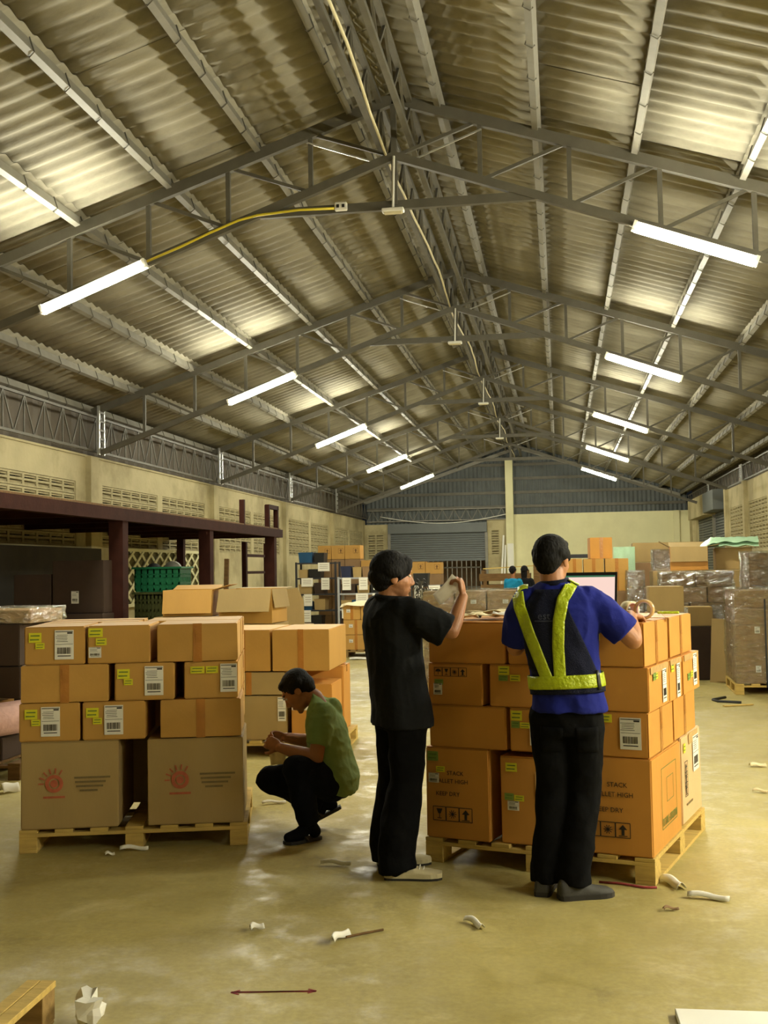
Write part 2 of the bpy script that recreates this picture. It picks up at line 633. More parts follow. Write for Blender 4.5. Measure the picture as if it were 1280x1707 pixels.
# ---- back wall
wb = MB()
YB = BACK
wb.span((XL, YB, 0), (-6.13, YB + 0.15, 1.95))
wb.span((XL, YB, 2.85), (-6.13, YB + 0.15, 3.2))
wb.span((XL, YB, 1.95), (-6.9, YB + 0.15, 2.85))
wb.span((-6.3, YB, 1.95), (-6.13, YB + 0.15, 2.85))
wb.span((-2.55, YB, 0), (-1.86, YB + 0.15, 2.03))
wb.span((-2.55, YB, 2.93), (-1.86, YB + 0.15, 3.3))
wb.span((-2.55, YB, 2.03), (-2.42, YB + 0.15, 2.93))
wb.span((-2.12, YB, 2.03), (-1.86, YB + 0.15, 2.93))
wall_back = struct('wall_back', wb, MT['wall'])
vent_panel(wall_back, -6.9, YB + 0.06, 2, 1.95, 5, VB2, 0.3, 0.18, True)
vent_panel(wall_back, -2.42, YB + 0.06, 1, 2.03, 5, VB2, 0.3, 0.18, True)
mb = MB()
mb.span((-1.6, YB, 0), (XR + 0.1, YB + 0.15, 3.46))
mb.span((3.95, YB - 0.1, 0), (4.15, YB, 3.46))
mb.build('cream_panel', MT['wall_cream'], wall_back)
mb = MB()
mb.span((-1.86, YB - 0.2, 0), (-1.59, YB + 0.1, 5.44))
pil = struct('column', mb, MT['wall_cream'])
mb = MB()
mb.span((-1.83, YB - 0.22, 0.9), (-1.61, YB - 0.2, 2.42))
mb.build('white_panel', MT['white_pl'], pil)
# gable sheeting
mb = MB()
n = 76 * 6
vs, fs = [], []
for i in range(n + 1):
    x = XL + 0.05 + (XR - XL - 0.1) * i / n
    y = YB + 0.12 + 0.02 * math.cos(i / 6 * 2 * PI)
    vs += [(x, y, 3.1), (x, y, 6.05 - SLOPE * abs(x - RX))]
for i in range(n):
    fs.append((2 * i, 2 * i + 2, 2 * i + 3, 2 * i + 1))
mb.add(vs, fs)
gab = mb.build('gable_sheeting', MT['gable'], wall_back)
for z in (3.75, 4.25, 4.75, 5.25):
    hw = (5.95 - z) / SLOPE
    x0, x1 = max(XL + 0.1, RX - hw), min(XR - 0.1, RX + hw)
    mb = MB()
    mb.bar((x0, YB + 0.05, z), (x1, YB + 0.05, z), 0.06, 0.1)
    mb.build('girt', MT['steel_dark'], wall_back)
for s in (-1, 1):
    mb = MB()
    mb.bar((RX, YB - 0.05, 5.84), (RX + s * 5.6, YB - 0.05, 5.84 - SLOPE * 5.6), 0.08, 0.12)
    mb.build('rake_beam', MT['steel'], wall_back)
mb = MB()
mb.bar((RX - 1.3, YB - 0.1, 5.42), (RX + 1.3, YB - 0.1, 5.42), 0.06, 0.08)
mb.build('rake_collar', MT['steel'], wall_back)
# shutter in the back wall
mb = MB()
mb.span((-6.13, YB - 0.12, 2.86), (-2.55, YB + 0.14, 3.2))
d1 = struct('door_1', mb, MT['shutter'])
mb = MB()
for i in range(13):
    mb.box((-4.34, YB + 0.02, 1.9 + i * 0.08), (3.56, 0.02, 0.07), rotm('X', -14))
mb.box((-4.34, YB + 0.02, 1.86), (3.56, 0.05, 0.04))
tag(mb.build('slats', MT['shutter'], d1), kind='stuff')
for x in (-6.1, -2.58):
    mb = MB()
    mb.span((x - 0.05, YB - 0.05, 0), (x + 0.05, YB + 0.05, 2.86))
    mb.build('guide_rail', MT['steel'], d1)
mb = MB()
mb.span((-7.2, BACK + 3.0, 0), (-1.5, BACK + 3.1, 3.2))
struct('wall_outside_back', mb, MT['carton_brown'])


# ================================================================== STEEL FRAME
def make_truss(y, label):
    t = thing('roof_truss', label, 'roof truss', (RX, y, 0), 0, 'steel roof trusses')
    zt = lambda d: 5.85 - SLOPE * d
    zb = lambda d: 5.32 - 0.355 * d
    for s in (-1, 1):
        mb = MB(); mb.bar((0, 0, zt(0)), (s * 5.55, 0, zt(5.55)), 0.06, 0.10)
        mb.build('top_chord', MT['steel_dark'], t)
        mb = MB(); mb.bar((0, 0, zb(0)), (s * 5.45, 0, zb(5.45)), 0.06, 0.075)
        mb.build('bottom_chord', MT['steel_dark'], t)
        ds = [0.78, 1.57, 2.35, 3.14, 3.93, 4.72]
        for d in ds:
            mb = MB(); mb.bar((s * d, 0, zb(d)), (s * d, 0, zt(d)), 0.04, 0.04)
            mb.build('vertical_web', MT['steel_dark'], t)
        for a, b in zip([0.0] + ds, ds):
            mb = MB(); mb.bar((s * a, 0.012, zb(a)), (s * b, 0.012, zt(b)), 0.03, 0.03)
            mb.build('diagonal_web', MT['steel_dark'], t)
        # thin stay running up from the truss to the purlin beside it
        mb = MB(); mb.bar((s * 0.15, 0, zb(0.15)), (s * 0.8, -0.05, 5.49), 0.014, 0.014)
        mb.build('stay_rod', MT['galv'], t)
    mb = MB(); mb.bar((0, 0, 4.87), (0, 0, 5.85), 0.05, 0.05)
    mb.build('king_post', MT['steel_dark'], t)
    mb = MB(); mb.bar((-1.27, 0.02, 4.87), (1.27, 0.02, 4.87), 0.05, 0.08)
    mb.build('collar_tie', MT['steel_dark'], t)
    return t


for y, w in zip(TRUSS_Y, ('nearest the camera', 'second from the camera', 'third from the camera', 'fourth from the camera', 'farthest, next to the gable')):
    make_truss(y, 'steel roof truss with sloping chords, ' + w)


def lamp(y, s, label):
    if s < 0:
        a, b = Vector((-4.765, y - 0.07, 4.06)), Vector((-3.775, y - 0.07, 4.43))
    else:
        a, b = Vector((0.725, y - 0.07, 4.49)), Vector((1.71, y - 0.07, 4.125))
    c = (a + b) / 2
    ang = math.atan2(b.z - a.z, b.x - a.x)
    t = thing('tube_lamp', label, 'tube lamp', c, 0, 'lit tube lamps on the trusses')
    t.rotation_euler = (0, -ang, 0)
    L = (b - a).length
    mb = MB(); mb.box((0, 0.012, 0.045), (L + 0.05, 0.06, 0.03))
    mb.build('batten', MT['white_pl'], t)
    mb = MB(); mb.tube([(-L / 2, 0, 0), (L / 2, 0, 0)], 0.034, 10)
    mb.build('tube', MT['tube'], t)
    for e in (-1, 1):
        mb = MB(); mb.box((e * (L / 2 + 0.015), 0.005, 0.02), (0.03, 0.07, 0.09))
        mb.build('end_cap', MT['white_pl'], t)


ORD = ('nearest', 'second', 'third', 'fourth', 'farthest')
for k, y in enumerate(TRUSS_Y):
    lamp(y, -1, 'glowing white tube lamp, %s of the row on the left roof slope' % ORD[k])
    lamp(y, 1, 'glowing white tube lamp, %s of the row on the right roof slope' % ORD[k])

for yy, ww in ((2.2, 'first'), (4.0, 'second'), (5.8, 'third'), (7.6, 'last')):
    t = thing('tube_lamp', 'tube lamp mounted on the right wall beside the loading area, %s one of four' % ww, 'tube lamp', (XR - 0.1, yy, 3.05), 0, 'tube lamps on the right wall')
    MB().box((0.05, 0, 0), (0.03, 1.2, 0.08)).build('batten', MT['white_pl'], t)
    MB().tube([(0, -0.55, 0), (0, 0.55, 0)], 0.034, 10).build('tube', MT['tube'], t)
    for e in (-1, 1):
        MB().box((0.02, e * 0.57, 0), (0.09, 0.03, 0.07)).build('end_cap', MT['white_pl'], t)


def girder(name, label, p0, p1, h, n, group, r=0.022, web=0.016, m='steel_dark'):
    """a lattice girder from p0 to p1 (bottom chord), height h, n zigzag panels"""
    p0, p1 = Vector(p0), Vector(p1)
    t = thing(name, label, 'girder', p0, 0, group)
    d = p1 - p0
    up = Vector((0, 0, h))
    for o in (Vector(), up):
        mb = MB(); mb.bar(o, d + o, r * 1.6, r * 1.6)
        mb.build('chord', MT[m], t)
    st = d / n
    m1 = MB().bar((0, 0, 0), st * 0.5 + up, web, web).mesh('web', MT[m])
    m2 = MB().bar(st * 0.5 + up, st, web, web).mesh('web', MT[m])
    m3 = MB().bar(st * 0.5, st * 0.5 + up, web, web).mesh('web', MT[m])
    for i in range(n):
        new_obj('web', m1, t, st * i)
        new_obj('web', m2, t, st * i)
        if h > 0.4:
            new_obj('web', m3, t, st * i)
    return t


girder('lattice_girder', 'long light lattice girder on top of the left concrete wall', (XL + 0.1, 9.85, 3.42), (XL + 0.1, BACK - 0.2, 3.42), 0.52, 52, 'lattice girders')
girder('lattice_girder', 'long light lattice girder on top of the right concrete wall', (XR - 0.05, 17, 3.58), (XR - 0.05, BACK - 0.2, 3.58), 0.36, 40, 'lattice girders')
girder('lattice_girder', 'lattice girder running along under the roof ridge', (RX - 0.13, 5.0, 5.42), (RX - 0.13, BACK - 0.1, 5.42), 0.42, 46, 'lattice girders', 0.03, 0.022)
girder('lattice_girder', 'twin lattice girder beside the ridge on the right slope side', (RX + 0.15, 5.0, 5.46), (RX + 0.15, BACK - 0.1, 5.46), 0.36, 46, 'lattice girders', 0.03, 0.022)
girder('lattice_girder', 'lattice girder across the back gable above the roller shutter', (XL + 0.1, BACK - 0.1, 3.3), (RX - 0.4, BACK - 0.1, 3.3), 0.4, 12, 'lattice girders', 0.02, 0.016, 'steel')

for k, y in enumerate(TRUSS_Y[1:]):
    for side, x, z0 in ((-1, XL + 0.19, 3.36), (1, XR - 0.12, 3.56)):
        if side > 0 and k < 2:
            continue
        t = thing('post_bracket', 'shiny steel ladder bracket holding the %s truss on the %s wall' % (ORD[k + 1], 'left' if side < 0 else 'right'), 'bracket', (x, y, z0), 0, 'truss end brackets')
        H = 0.74 if side < 0 else 0.4
        for dy in (-0.09, 0.09):
            mb = MB(); mb.bar((0, dy, 0), (0, dy, H), 0.035, 0.035)
            mb.build('upright', MT['galv'], t)
        for i in range(5):
            z = 0.1 + i * (H - 0.2) / 4
            mb = MB(); mb.box((0, 0, z), (0.04, 0.18, 0.03))
            mb.build('rung', MT['steel_dark'], t)

# pendants under the ridge
for k, y in enumerate(TRUSS_Y[:4]):
    z0, z1 = 5.30, 4.80
    t = thing('pendant_fitting', 'unlit white lamp fitting hanging on a rod under the ridge, %s truss' % ORD[k], 'lamp fitting', (RX - 0.01, y - 0.06, z1), 0, 'unlit ridge fittings')
    mb = MB(); mb.tube([(0, 0, 0.02), (0.015, 0, z1 * 0 + (z0 - z1))], 0.012, 6)
    mb.build('rod', MT['white_pl'], t)
    mb = MB(); mb.box((0, 0, 0), (0.20, 0.09, 0.035))
    bevelled(mb.build('fitting', MT['white_pl'], t).data, 0.008)
    mb = MB(); mb.box((0, 0, -0.022), (0.16, 0.06, 0.012))
    mb.build('diffuser', MT['cable_w'], t)

# cables
mb = MB()
pts = []
for i in range(60):
    y = 6.0 + i * 0.56
    sag = 0.05 * math.sin(i * 0.9) + 0.03 * math.sin(i * 2.3)
    pts.append((RX - 0.05 + 0.03 * math.sin(i * 0.6), y, 5.335 + 0.4 * sag))
mb.tube(pts, 0.013, 6)
tag(mb.build('electric_cable', MT['cable_w'], smooth=True), 'beige electric cable running along under the roof ridge', 'cable')
mb = MB()
mb.tube([(-3.74, 9.77, 4.47), (-3.43, 9.77, 4.58), (-3.13, 9.77, 4.70), (-2.85, 9.77, 4.80), (-2.67, 9.77, 4.835), (-2.28, 9.77, 4.858), (-1.95, 9.77, 4.85)], 0.012, 6)
tag(mb.build('lamp_cable', MT['cable_y'], smooth=True), 'yellow lamp cable curving up to a white socket box', 'cable')
sb = thing('socket_box', 'white socket box on the collar of the nearest truss', 'socket', (-1.89, 9.79, 4.868))
bevelled(MB().box((0, 0, 0), (0.115, 0.05, 0.075)).build('case', MT['white_pl'], sb).data, 0.008)
MB().box((-0.025, -0.027, 0), (0.025, 0.006, 0.03)).build('socket_hole', MT['black_pl'], sb)
MB().box((0.025, -0.027, 0), (0.025, 0.006, 0.03)).build('socket_hole', MT['black_pl'], sb)
mb = MB()
mb.tube([(XL + 0.6 + 4.6 * i / 20, BACK - 0.16, 3.48 - 0.28 * math.sin(PI * i / 20)) for i in range(21)], 0.015, 6)
tag(mb.build('sagging_cable', MT['white_pl'], smooth=True), 'white cable sagging above the back roller shutter', 'cable')

# ---- mezzanine on the left
mz = thing('mezzanine', 'dark brown steel mezzanine platform along the left wall', 'mezzanine', (-5.0, 14, 0))
XM = -5.0
MB().span((-0.06, -6.0, 2.17), (0.06, 5.55, 2.31)).build('edge_beam', MT['red_oxide'], mz)
MB().span((-2.0, -6.0, 2.30), (0.03, 5.5, 2.335)).build('deck', MT['wood_dark'], mz)
for i in range(9):
    y = -5.7 + i * 1.38
    MB().span((-2.0, y - 0.04, 2.17), (-0.06, y + 0.04, 2.30)).build('joist', MT['red_oxide'], mz)
for y in (-5.5, -1.8, 1.42, 5.05):
    MB().span((-0.12, y - 0.08, 0), (0.05, y + 0.08, 2.17)).build('post', MT['red_oxide'], mz)
for y in (5.35,):
    MB().span((-1.85, y - 0.06, 0), (-1.73, y + 0.06, 2.17)).build('post', MT['red_oxide'], mz)
MB().add([(0, 0, 0)], []).v
for y in (3.2, 4.75, 5.35):
    MB().span((-0.05, y - 0.035, 2.31), (0.03, y + 0.035, 2.72)).build('rail_post', MT['red_oxide'], mz)
MB().span((-0.05, 4.75, 2.66), (0.03, 5.4, 2.73)).build('hand_rail', MT['red_oxide'], mz)
ld = thing('steel_ladder', 'dark steel ladder frame at the far end of the mezzanine', 'ladder', (-5.6, 20.1, 0))
for y in (-0.75, 0.75):
    MB().span((-0.04, y - 0.05, 0), (0.04, y + 0.05, 2.1)).build('rail', MT['red_oxide'], ld)
for z in (0.5, 0.85, 1.2, 1.55, 1.86):
    MB().span((-0.03, -0.75, z - 0.025), (0.03, 0.75, z + 0.025)).build('rung', MT['red_oxide'], ld)
# trellis against the wall under the platform
lt = thing('wall_trellis', 'cream diamond lattice panel against the left wall under the mezzanine', 'trellis', (XL + 0.12, 17.0, 1.05))
Lw, Lh, stp = 4.2, 0.9, 0.42
MB().span((-0.05, 0, 0), (-0.035, Lw, Lh)).build('backing', MT['olive_board'], lt)
for s in (-1, 1):
    i = -Lh * 1.7
    while i < Lw:
        a0, a1 = i, i + Lh * 1.6
        z0, z1 = 0.0, Lh
        u0, u1 = (a0, a1)
        if u1 > 0 and u0 < Lw:
            c0, c1 = max(0, u0), min(Lw, u1)
            w0, w1 = (c0 - u0) / (u1 - u0) * Lh, (c1 - u0) / (u1 - u0) * Lh
            if s < 0:
                w0, w1 = Lh - w0, Lh - w1
            MB().bar((0.01 * s, c0, w0), (0.01 * s, c1, w1), 0.05, 0.012, (1, 0, 0)).build('strip', MT['wall_cream'], lt)
        i += stp
for z in (0, Lh):
    MB().bar((0, 0, z), (0, Lw, z), 0.04, 0.05).build('frame', MT['wall_cream'], lt)

o = box_obj('shade_panel', (-6.72, 12.55, 0.97), (0.03, 6.1, 1.94), MT['shade_brown'])  # added dark sheet, stands in for the shaded wall under the platform
tag(o, 'dark panel added along the wall to imitate deep shade under the mezzanine', 'panel')


# ================================================================== PALLETS AND CARTONS
class Frame:
    def __init__(self, x, y, deg):
        self.o, self.a = Vector((x, y, 0)), math.radians(deg)
        self.e = Vector((math.cos(self.a), math.sin(self.a), 0))
        self.n = Vector((-math.sin(self.a), math.cos(self.a), 0))

    def p(self, u, v, z=0.0):
        return self.o + self.e * u + self.n * v + Vector((0, 0, z))


def pallet(fr, u0, u1, v0, v1, label, z=0.0, m='wood', group='wooden pallets', nd=7):
    U, V = u1 - u0, v1 - v0
    t = thing('wooden_pallet', label, 'pallet', fr.p((u0 + u1) / 2, (v0 + v1) / 2, z), fr.a, group)
    w = 0.1
    for x in (-U / 2 + w / 2, 0, U / 2 - w / 2):
        box_obj('bottom_board', (x, 0, 0.009), (w, V, 0.018), MT[m], t, 0.002)
        for y in (-V / 2 + 0.06, 0, V / 2 - 0.06):
            box_obj('block', (x, y, 0.053), (w, 0.12, 0.07), MT[m], t, 0.002)
    for y in (-V / 2 + 0.05, 0, V / 2 - 0.05):
        box_obj('stringer_board', (0, y, 0.098), (U, 0.1, 0.02), MT[m], t, 0.002)
    for i in range(nd):
        x = -U / 2 + 0.05 + (U - 0.1) * i / (nd - 1)
        box_obj('deck_board', (x, 0, 0.118), (w, V, 0.02), MT[m], t, 0.002)
    return t


FACE = {'front': (Vector((1, 0, 0)), Vector((0, -1, 0))), 'back': (Vector((-1, 0, 0)), Vector((0, 1, 0))),
        'right': (Vector((0, 1, 0)), Vector((1, 0, 0))), 'left': (Vector((0, -1, 0)), Vector((-1, 0, 0)))}
_CT = {}


def face_matrix(o_size, face, u, z, lift=0.002):
    """matrix of a sticker centred at u (0..1 across the face, seen from outside), z (0..1 up)"""
    W_, D_, H_ = o_size
    ex, nn = FACE[face]
    wid = W_ if face in ('front', 'back') else D_
    dep = D_ if face in ('front', 'back') else W_
    p = ex * ((u - 0.5) * wid) + nn * (dep / 2 + lift) + Vector((0, 0, z * H_))
    up = Vector((0, 0, 1))
    return Matrix(((ex.x, up.x, nn.x, p.x), (ex.y, up.y, nn.y, p.y), (ex.z, up.z, nn.z, p.z), (0, 0, 0, 1)))


def label_mesh(w, h):
    k = ('lab', round(w, 3), round(h, 3))
    if k in _CT:
        return _CT[k]
    mb = MB()
    mb.box((0, 0, 0), (w, h, 0.0015), None, 0)
    r = random.Random(int(w * 1000) + int(h * 1000))

    def bar(x, y, bw, bh):
        mb.box((x, y, 0.001), (bw, bh, 0.0008), None, 1)
    bar(0, h * 0.45, w * 0.92, h * 0.025)
    bar(w * 0.3, h * 0.4, w * 0.28, h * 0.05)
    for i in range(5):
        bar(-w * 0.12 + r.uniform(-.03, .03) * w, h * (0.33 - i * 0.055), w * r.uniform(0.5, 0.68), h * 0.014)
    bar(0, h * 0.02, w * 0.92, h * 0.012)
    x = -w * 0.36
    while x < w * 0.36:
        bw = w * r.choice((0.012, 0.02, 0.035))
        bar(x, -h * 0.2, bw, h * 0.22)
        x += bw + w * r.choice((0.015, 0.025))
    bar(0, -h * 0.38, w * 0.7, h * 0.03)
    me = mb.mesh('shipping_label', [MT['paper'], MT['ink']])
    _CT[k] = me
    return me


def sticker_mesh(w, h, m='sticker'):
    k = ('st', round(w, 3), round(h, 3), m)
    if k in _CT:
        return _CT[k]
    mb = MB()
    mb.box((0, 0, 0), (w, h, 0.0012))
    for i in range(2):
        mb.box((-w * 0.05 * i, h * (0.2 - 0.4 * i), 0.0009), (w * 0.72, h * 0.12, 0.0006), None, 1)
    me = mb.mesh('sticker', [MT[m], MT['ink_green']])
    _CT[k] = me
    return me


def symbols_mesh(n, s, ink='ink'):
    """row of handling symbols: outlined squares with fragile glass, umbrella, arrows"""
    mb = MB()
    t = s * 0.05

    def rect(cx, cy, w, h):
        mb.box((cx, cy, 0), (w, h, 0.0008))
    for i in range(n):
        cx = (i - (n - 1) / 2) * s * 1.04
        for dx, dy, w, h in ((0, s / 2, s, t), (0, -s / 2, s, t), (s / 2, 0, t, s), (-s / 2, 0, t, s)):
            rect(cx + dx, dy, w, h)
        k = (n - 1 - i) % 4
        if k == 0:      # this side up arrow
            rect(cx, -s * 0.12, s * 0.2, s * 0.42)
            mb.add([(cx - s * 0.3, s * 0.05, 0.0004), (cx + s * 0.3, s * 0.05, 0.0004), (cx, s * 0.38, 0.0004)], [(0, 1, 2)])
            rect(cx, -s * 0.38, s * 0.6, t)
        elif k == 1:    # hand / star
            for a in range(0, 180, 36):
                mb.box((cx, 0, 0), (s * 0.62, t, 0.0008), rotm('Z', a))
        elif k == 2:    # glass
            mb.add([(cx - s * 0.24, s * 0.36, 0.0004), (cx - s * 0.1, 0, 0.0004), (cx + s * 0.1, 0, 0.0004), (cx + s * 0.24, s * 0.36, 0.0004)], [(0, 1, 2, 3)])
            rect(cx, -s * 0.15, t, s * 0.3)
            rect(cx, -s * 0.33, s * 0.34, t)
        else:           # umbrella
            mb.add([(cx + s * 0.36 * math.cos(PI * q / 8), s * 0.02 + s * 0.33 * math.sin(PI * q / 8), 0.0004) for q in range(9)], [tuple(range(9))])
            rect(cx, -s * 0.15, t, s * 0.36)
    return mb.mesh('printed_symbols', MT[ink])


def text_obj(name, body, size, m, parent, matrix, align='LEFT'):
    cu = bpy.data.curves.new(name, 'FONT')
    cu.body = body
    cu.size = size
    cu.align_x = align
    cu.extrude = 0.0004
    cu.resolution_u = 2
    tmp = bpy.data.objects.new(name + '_tmp', cu)
    me = tmp.to_mesh().copy()
    tmp.to_mesh_clear()
    bpy.data.objects.remove(tmp)
    bpy.data.curves.remove(cu)
    me.materials.clear()
    me.materials.append(m)
    return new_obj(name, me, parent, matrix=matrix)


def carton(fr, u, v, z, label, m='carton', tape='top', feats=(), name='cardboard_box', group=None, jit=0.0, open_top=False, cat='box'):
    """closed carton; its body is the object itself, flaps, tape, labels and print are parts"""
    (u0, u1), (v0, v1), (z0, z1) = u, v, z
    S_ = (u1 - u0, v1 - v0, z1 - z0)
    rot = fr.a + RNG.uniform(-jit, jit)
    mb = MB()
    mb.box((0, 0, S_[2] / 2), S_)
    me = mb.mesh(name, MT[m])
    bevelled(me, 0.006, 2)
    for q in me.vertices:
        c = q.co
        q.co = c + Vector((RNG.uniform(-1, 1), RNG.uniform(-1, 1), 0)) * 0.0015
    o = new_obj(name, me, None, fr.p((u0 + u1) / 2, (v0 + v1) / 2, z0), rot)
    tag(o, label, cat, group)
    if tape == 'top':
        for s in (-1, 1):
            box_obj('flap', (0, s * (S_[1] / 4 + 0.0005), S_[2] - 0.0005), (S_[0] - 0.004, S_[1] / 2 - 0.003, 0.003), MT[m], o)
        t = MB()
        t.box((0, 0, S_[2] + 0.0015), (S_[0], 0.05, 0.001))
        for s in (-1, 1):
            t.box((s * (S_[0] / 2 + 0.0008), 0, S_[2] - 0.03), (0.001, 0.05, 0.062))
        t.build('tape', MT['tape'], o)
    elif tape in FACE:
        ex, nn = FACE[tape]
        wid = S_[0] if tape in ('front', 'back') else S_[1]
        t = MB()
        M_ = face_matrix(S_, tape, 0.5, 0.5, 0.0012)
        for s in (-1, 1):
            fo = new_obj('flap', box_mesh((wid / 2 - 0.004, S_[2] - 0.006, 0.003), MT[m]), o, matrix=face_matrix(S_, tape, 0.25 if s < 0 else 0.75, 0.5, 0.0002))
        t.box((0, 0, 0.002), (0.05, S_[2] + 0.004, 0.001))
        t.box((0.004, S_[2] * 0.2, 0.004), (0.03, S_[2] * 0.4, 0.001), rotm('Z', 4))
        new_obj('tape', t.mesh('tape', MT['tape']), o, matrix=M_)
    for f in feats:
        k = f[0]
        if k == 'label':
            _, face, fu, fz, w, h = f
            new_obj('shipping_label', label_mesh(w, h), o, matrix=face_matrix(S_, face, fu, fz, 0.0045))
        elif k == 'sticker':
            _, face, fu, fz, w, h = f[:6]
            mm = f[6] if len(f) > 6 else 'sticker'
            new_obj('sticker', sticker_mesh(w, h, mm), o, matrix=face_matrix(S_, face, fu, fz, 0.0045))
        elif k == 'symbols':
            _, face, fu, fz, n_, s_ = f[:6]
            new_obj('printed_symbols', symbols_mesh(n_, s_, f[6] if len(f) > 6 else 'ink_faded'), o, matrix=face_matrix(S_, face, fu, fz, 0.0042))
        elif k == 'text':
            _, face, fu, fz, body, sz, ink = f
            text_obj('printed_text', body, sz, MT[ink], o, face_matrix(S_, face, fu, fz, 0.0042))
        elif k == 'mesh':
            _, face, fu, fz, nm, mesh_ = f
            new_obj(nm, mesh_, o, matrix=face_matrix(S_, face, fu, fz, 0.0042))
        elif k == 'film':
            _, face, fu, fz, w, h = f
            new_obj('clear_tape', box_mesh((w, h, 0.001), MT['clear_tape']), o, matrix=face_matrix(S_, face, fu, fz, 0.0046))
    return o


# ---------------- right pallet, where the two men stand
FR = Frame(-0.745, 5.958, -17.5)
pallet(FR, 0.0, 1.22, 0.0, 1.28, 'wooden pallet under the tall carton stack beside the man in the vest')
GR = 'cartons stacked on the pallet beside the standing men'
outline = MB()
for a, b, c, d in ((0, .15, .34, .004), (0, -.15, .34, .004), (.17, 0, .004, .3), (-.17, 0, .004, .3), (0.02, .09, .15, .003), (0.02, -.03, .15, .003), (.095, .03, .003, .12), (-.055, .03, .003, .12)):
    outline.box((a, b, 0), (c, d, 0.0008))
outline = outline.mesh('printed_frame', MT['ink_green'])
# worn lettering that can no longer be read
glyphs = MB()
gr_ = random.Random(2)
gx = -0.17
while gx < 0.16:
    gw = gr_.uniform(0.014, 0.022)
    glyphs.box((gx, 0, 0), (0.005, 0.038, 0.0008))
    glyphs.box((gx + gw * 0.45, gr_.choice((0.016, -0.016, 0.0)), 0), (gw * 0.7, 0.006, 0.0008))
    if gr_.random() < 0.6:
        glyphs.box((gx + gw * 0.8, 0, 0), (0.005, 0.036, 0.0008))
    gx += gw + 0.009
glyphs = glyphs.mesh('printed_band', MT['ink_green'])
line_mark = MB().box((0, 0, 0), (0.16, 0.012, 0.0008)).mesh('printed_line', MT['ink_grey'])
BIG = [('text', 'front', 0.40, 0.70, 'STACK', 0.033, 'ink'), ('text', 'front', 0.22, 0.60, 'PALLET HIGH', 0.033, 'ink'), ('text', 'front', 0.22, 0.44, 'KEEP DRY', 0.033, 'ink'), ('symbols', 'front', 0.40, 0.26, 3, 0.072, 'ink')]
Z1, Z2, Z3, Z4 = (0.13, 0.605), (0.608, 0.828), (0.831, 1.048), (1.051, 1.268)
# bottom layer
carton(FR, (0.01, 0.37), (0.0, 0.6), Z1, 'large printed carton at the bottom left of the pallet, beside the black-shirted man', 'carton', 'top',
       [('text', 'front', 0.34, 0.70, 'STACK', 0.031, 'ink'), ('text', 'front', 0.16, 0.61, 'PALLET HIGH', 0.031, 'ink'), ('text', 'front', 0.16, 0.47, 'KEEP DRY', 0.031, 'ink'), ('symbols', 'front', 0.42, 0.27, 3, 0.072, 'ink'),
        ('sticker', 'front', 0.12, 0.90, 0.062, 0.05, 'sticker_g'), ('sticker', 'front', 0.24, 0.76, 0.05, 0.03), ('label', 'front', 0.13, 0.66, 0.06, 0.05)], group=GR)
carton(FR, (0.425, 0.79), (0.02, 0.62), (0.13, 0.575), "tall carton with white barcode sticker at the bottom, behind the vest man's legs", 'carton', 'top',
       [('sticker', 'front', 0.17, 0.88, 0.062, 0.045), ('sticker', 'front', 0.13, 0.54, 0.05, 0.035, 'sticker_g'), ('sticker', 'front', 0.28, 0.53, 0.052, 0.03), ('label', 'front', 0.19, 0.44, 0.062, 0.048), ('film', 'front', 0.62, 0.7, 0.07, 0.13)], group=GR)
carton(FR, (0.845, 1.215), (0.0, 0.66), Z1, 'large carton at the bottom front corner with a green framed print on its bright side', 'carton', None,
       BIG + [('mesh', 'right', 0.55, 0.52, 'printed_frame', outline), ('mesh', 'right', 0.57, 0.27, 'printed_band', glyphs)], group=GR)
carton(FR, (0.80, 1.205), (0.74, 1.27), Z1, 'pale upright carton with black symbols at the bottom back corner of the pallet', 'carton_pale', None,
       [('sticker', 'right', 0.14, 0.86, 0.05, 0.05), ('symbols', 'right', 0.2, 0.62, 1, 0.075, 'ink'), ('symbols', 'right', 0.2, 0.5, 1, 0.075, 'ink'), ('symbols', 'right', 0.2, 0.38, 1, 0.075, 'ink'), ('label', 'right', 0.72, 0.72, 0.16, 0.2), ('mesh', 'right', 0.35, 0.2, 'printed_line', line_mark), ('film', 'right', 0.6, 0.93, 0.25, 0.06)], group=GR)
carton(FR, (0.02, 0.75), (0.66, 1.26), Z1, 'large carton at the bottom rear of the pallet beside the standing men', 'carton', 'top', group=GR)
# second layer
carton(FR, (0.035, 0.47), (0.0, 0.42), Z2, 'plain wide carton in the second layer, beside the black shirt', 'carton', 'top', group=GR)
carton(FR, (0.49, 0.82), (0.0, 0.40), Z2, 'carton with two yellow stickers and a label in the second layer, behind the vest man', 'carton', 'top',
       [('sticker', 'front', 0.12, 0.83, 0.06, 0.05), ('sticker', 'front', 0.10, 0.62, 0.045, 0.035, 'sticker_g'), ('sticker', 'front', 0.26, 0.61, 0.055, 0.03), ('label', 'front', 0.47, 0.52, 0.09, 0.16)], group=GR)
carton(FR, (0.83, 1.205), (0.0, 0.55), Z2, 'carton with a white shipping label facing front, second layer, right of the vest man', 'carton', 'right',
       [('label', 'front', 0.77, 0.54, 0.105, 0.155), ('sticker', 'front', 0.42, 0.86, 0.08, 0.04)], group=GR)
carton(FR, (0.78, 1.20), (0.6, 1.17), Z2, 'plain carton with a taped seam at the rear of the second layer, lit side', 'carton', 'right', group=GR)
carton(FR, (0.04, 0.76), (0.46, 1.2), Z2, 'carton at the hidden rear of the second layer on the right pallet', 'carton', 'top', group=GR)
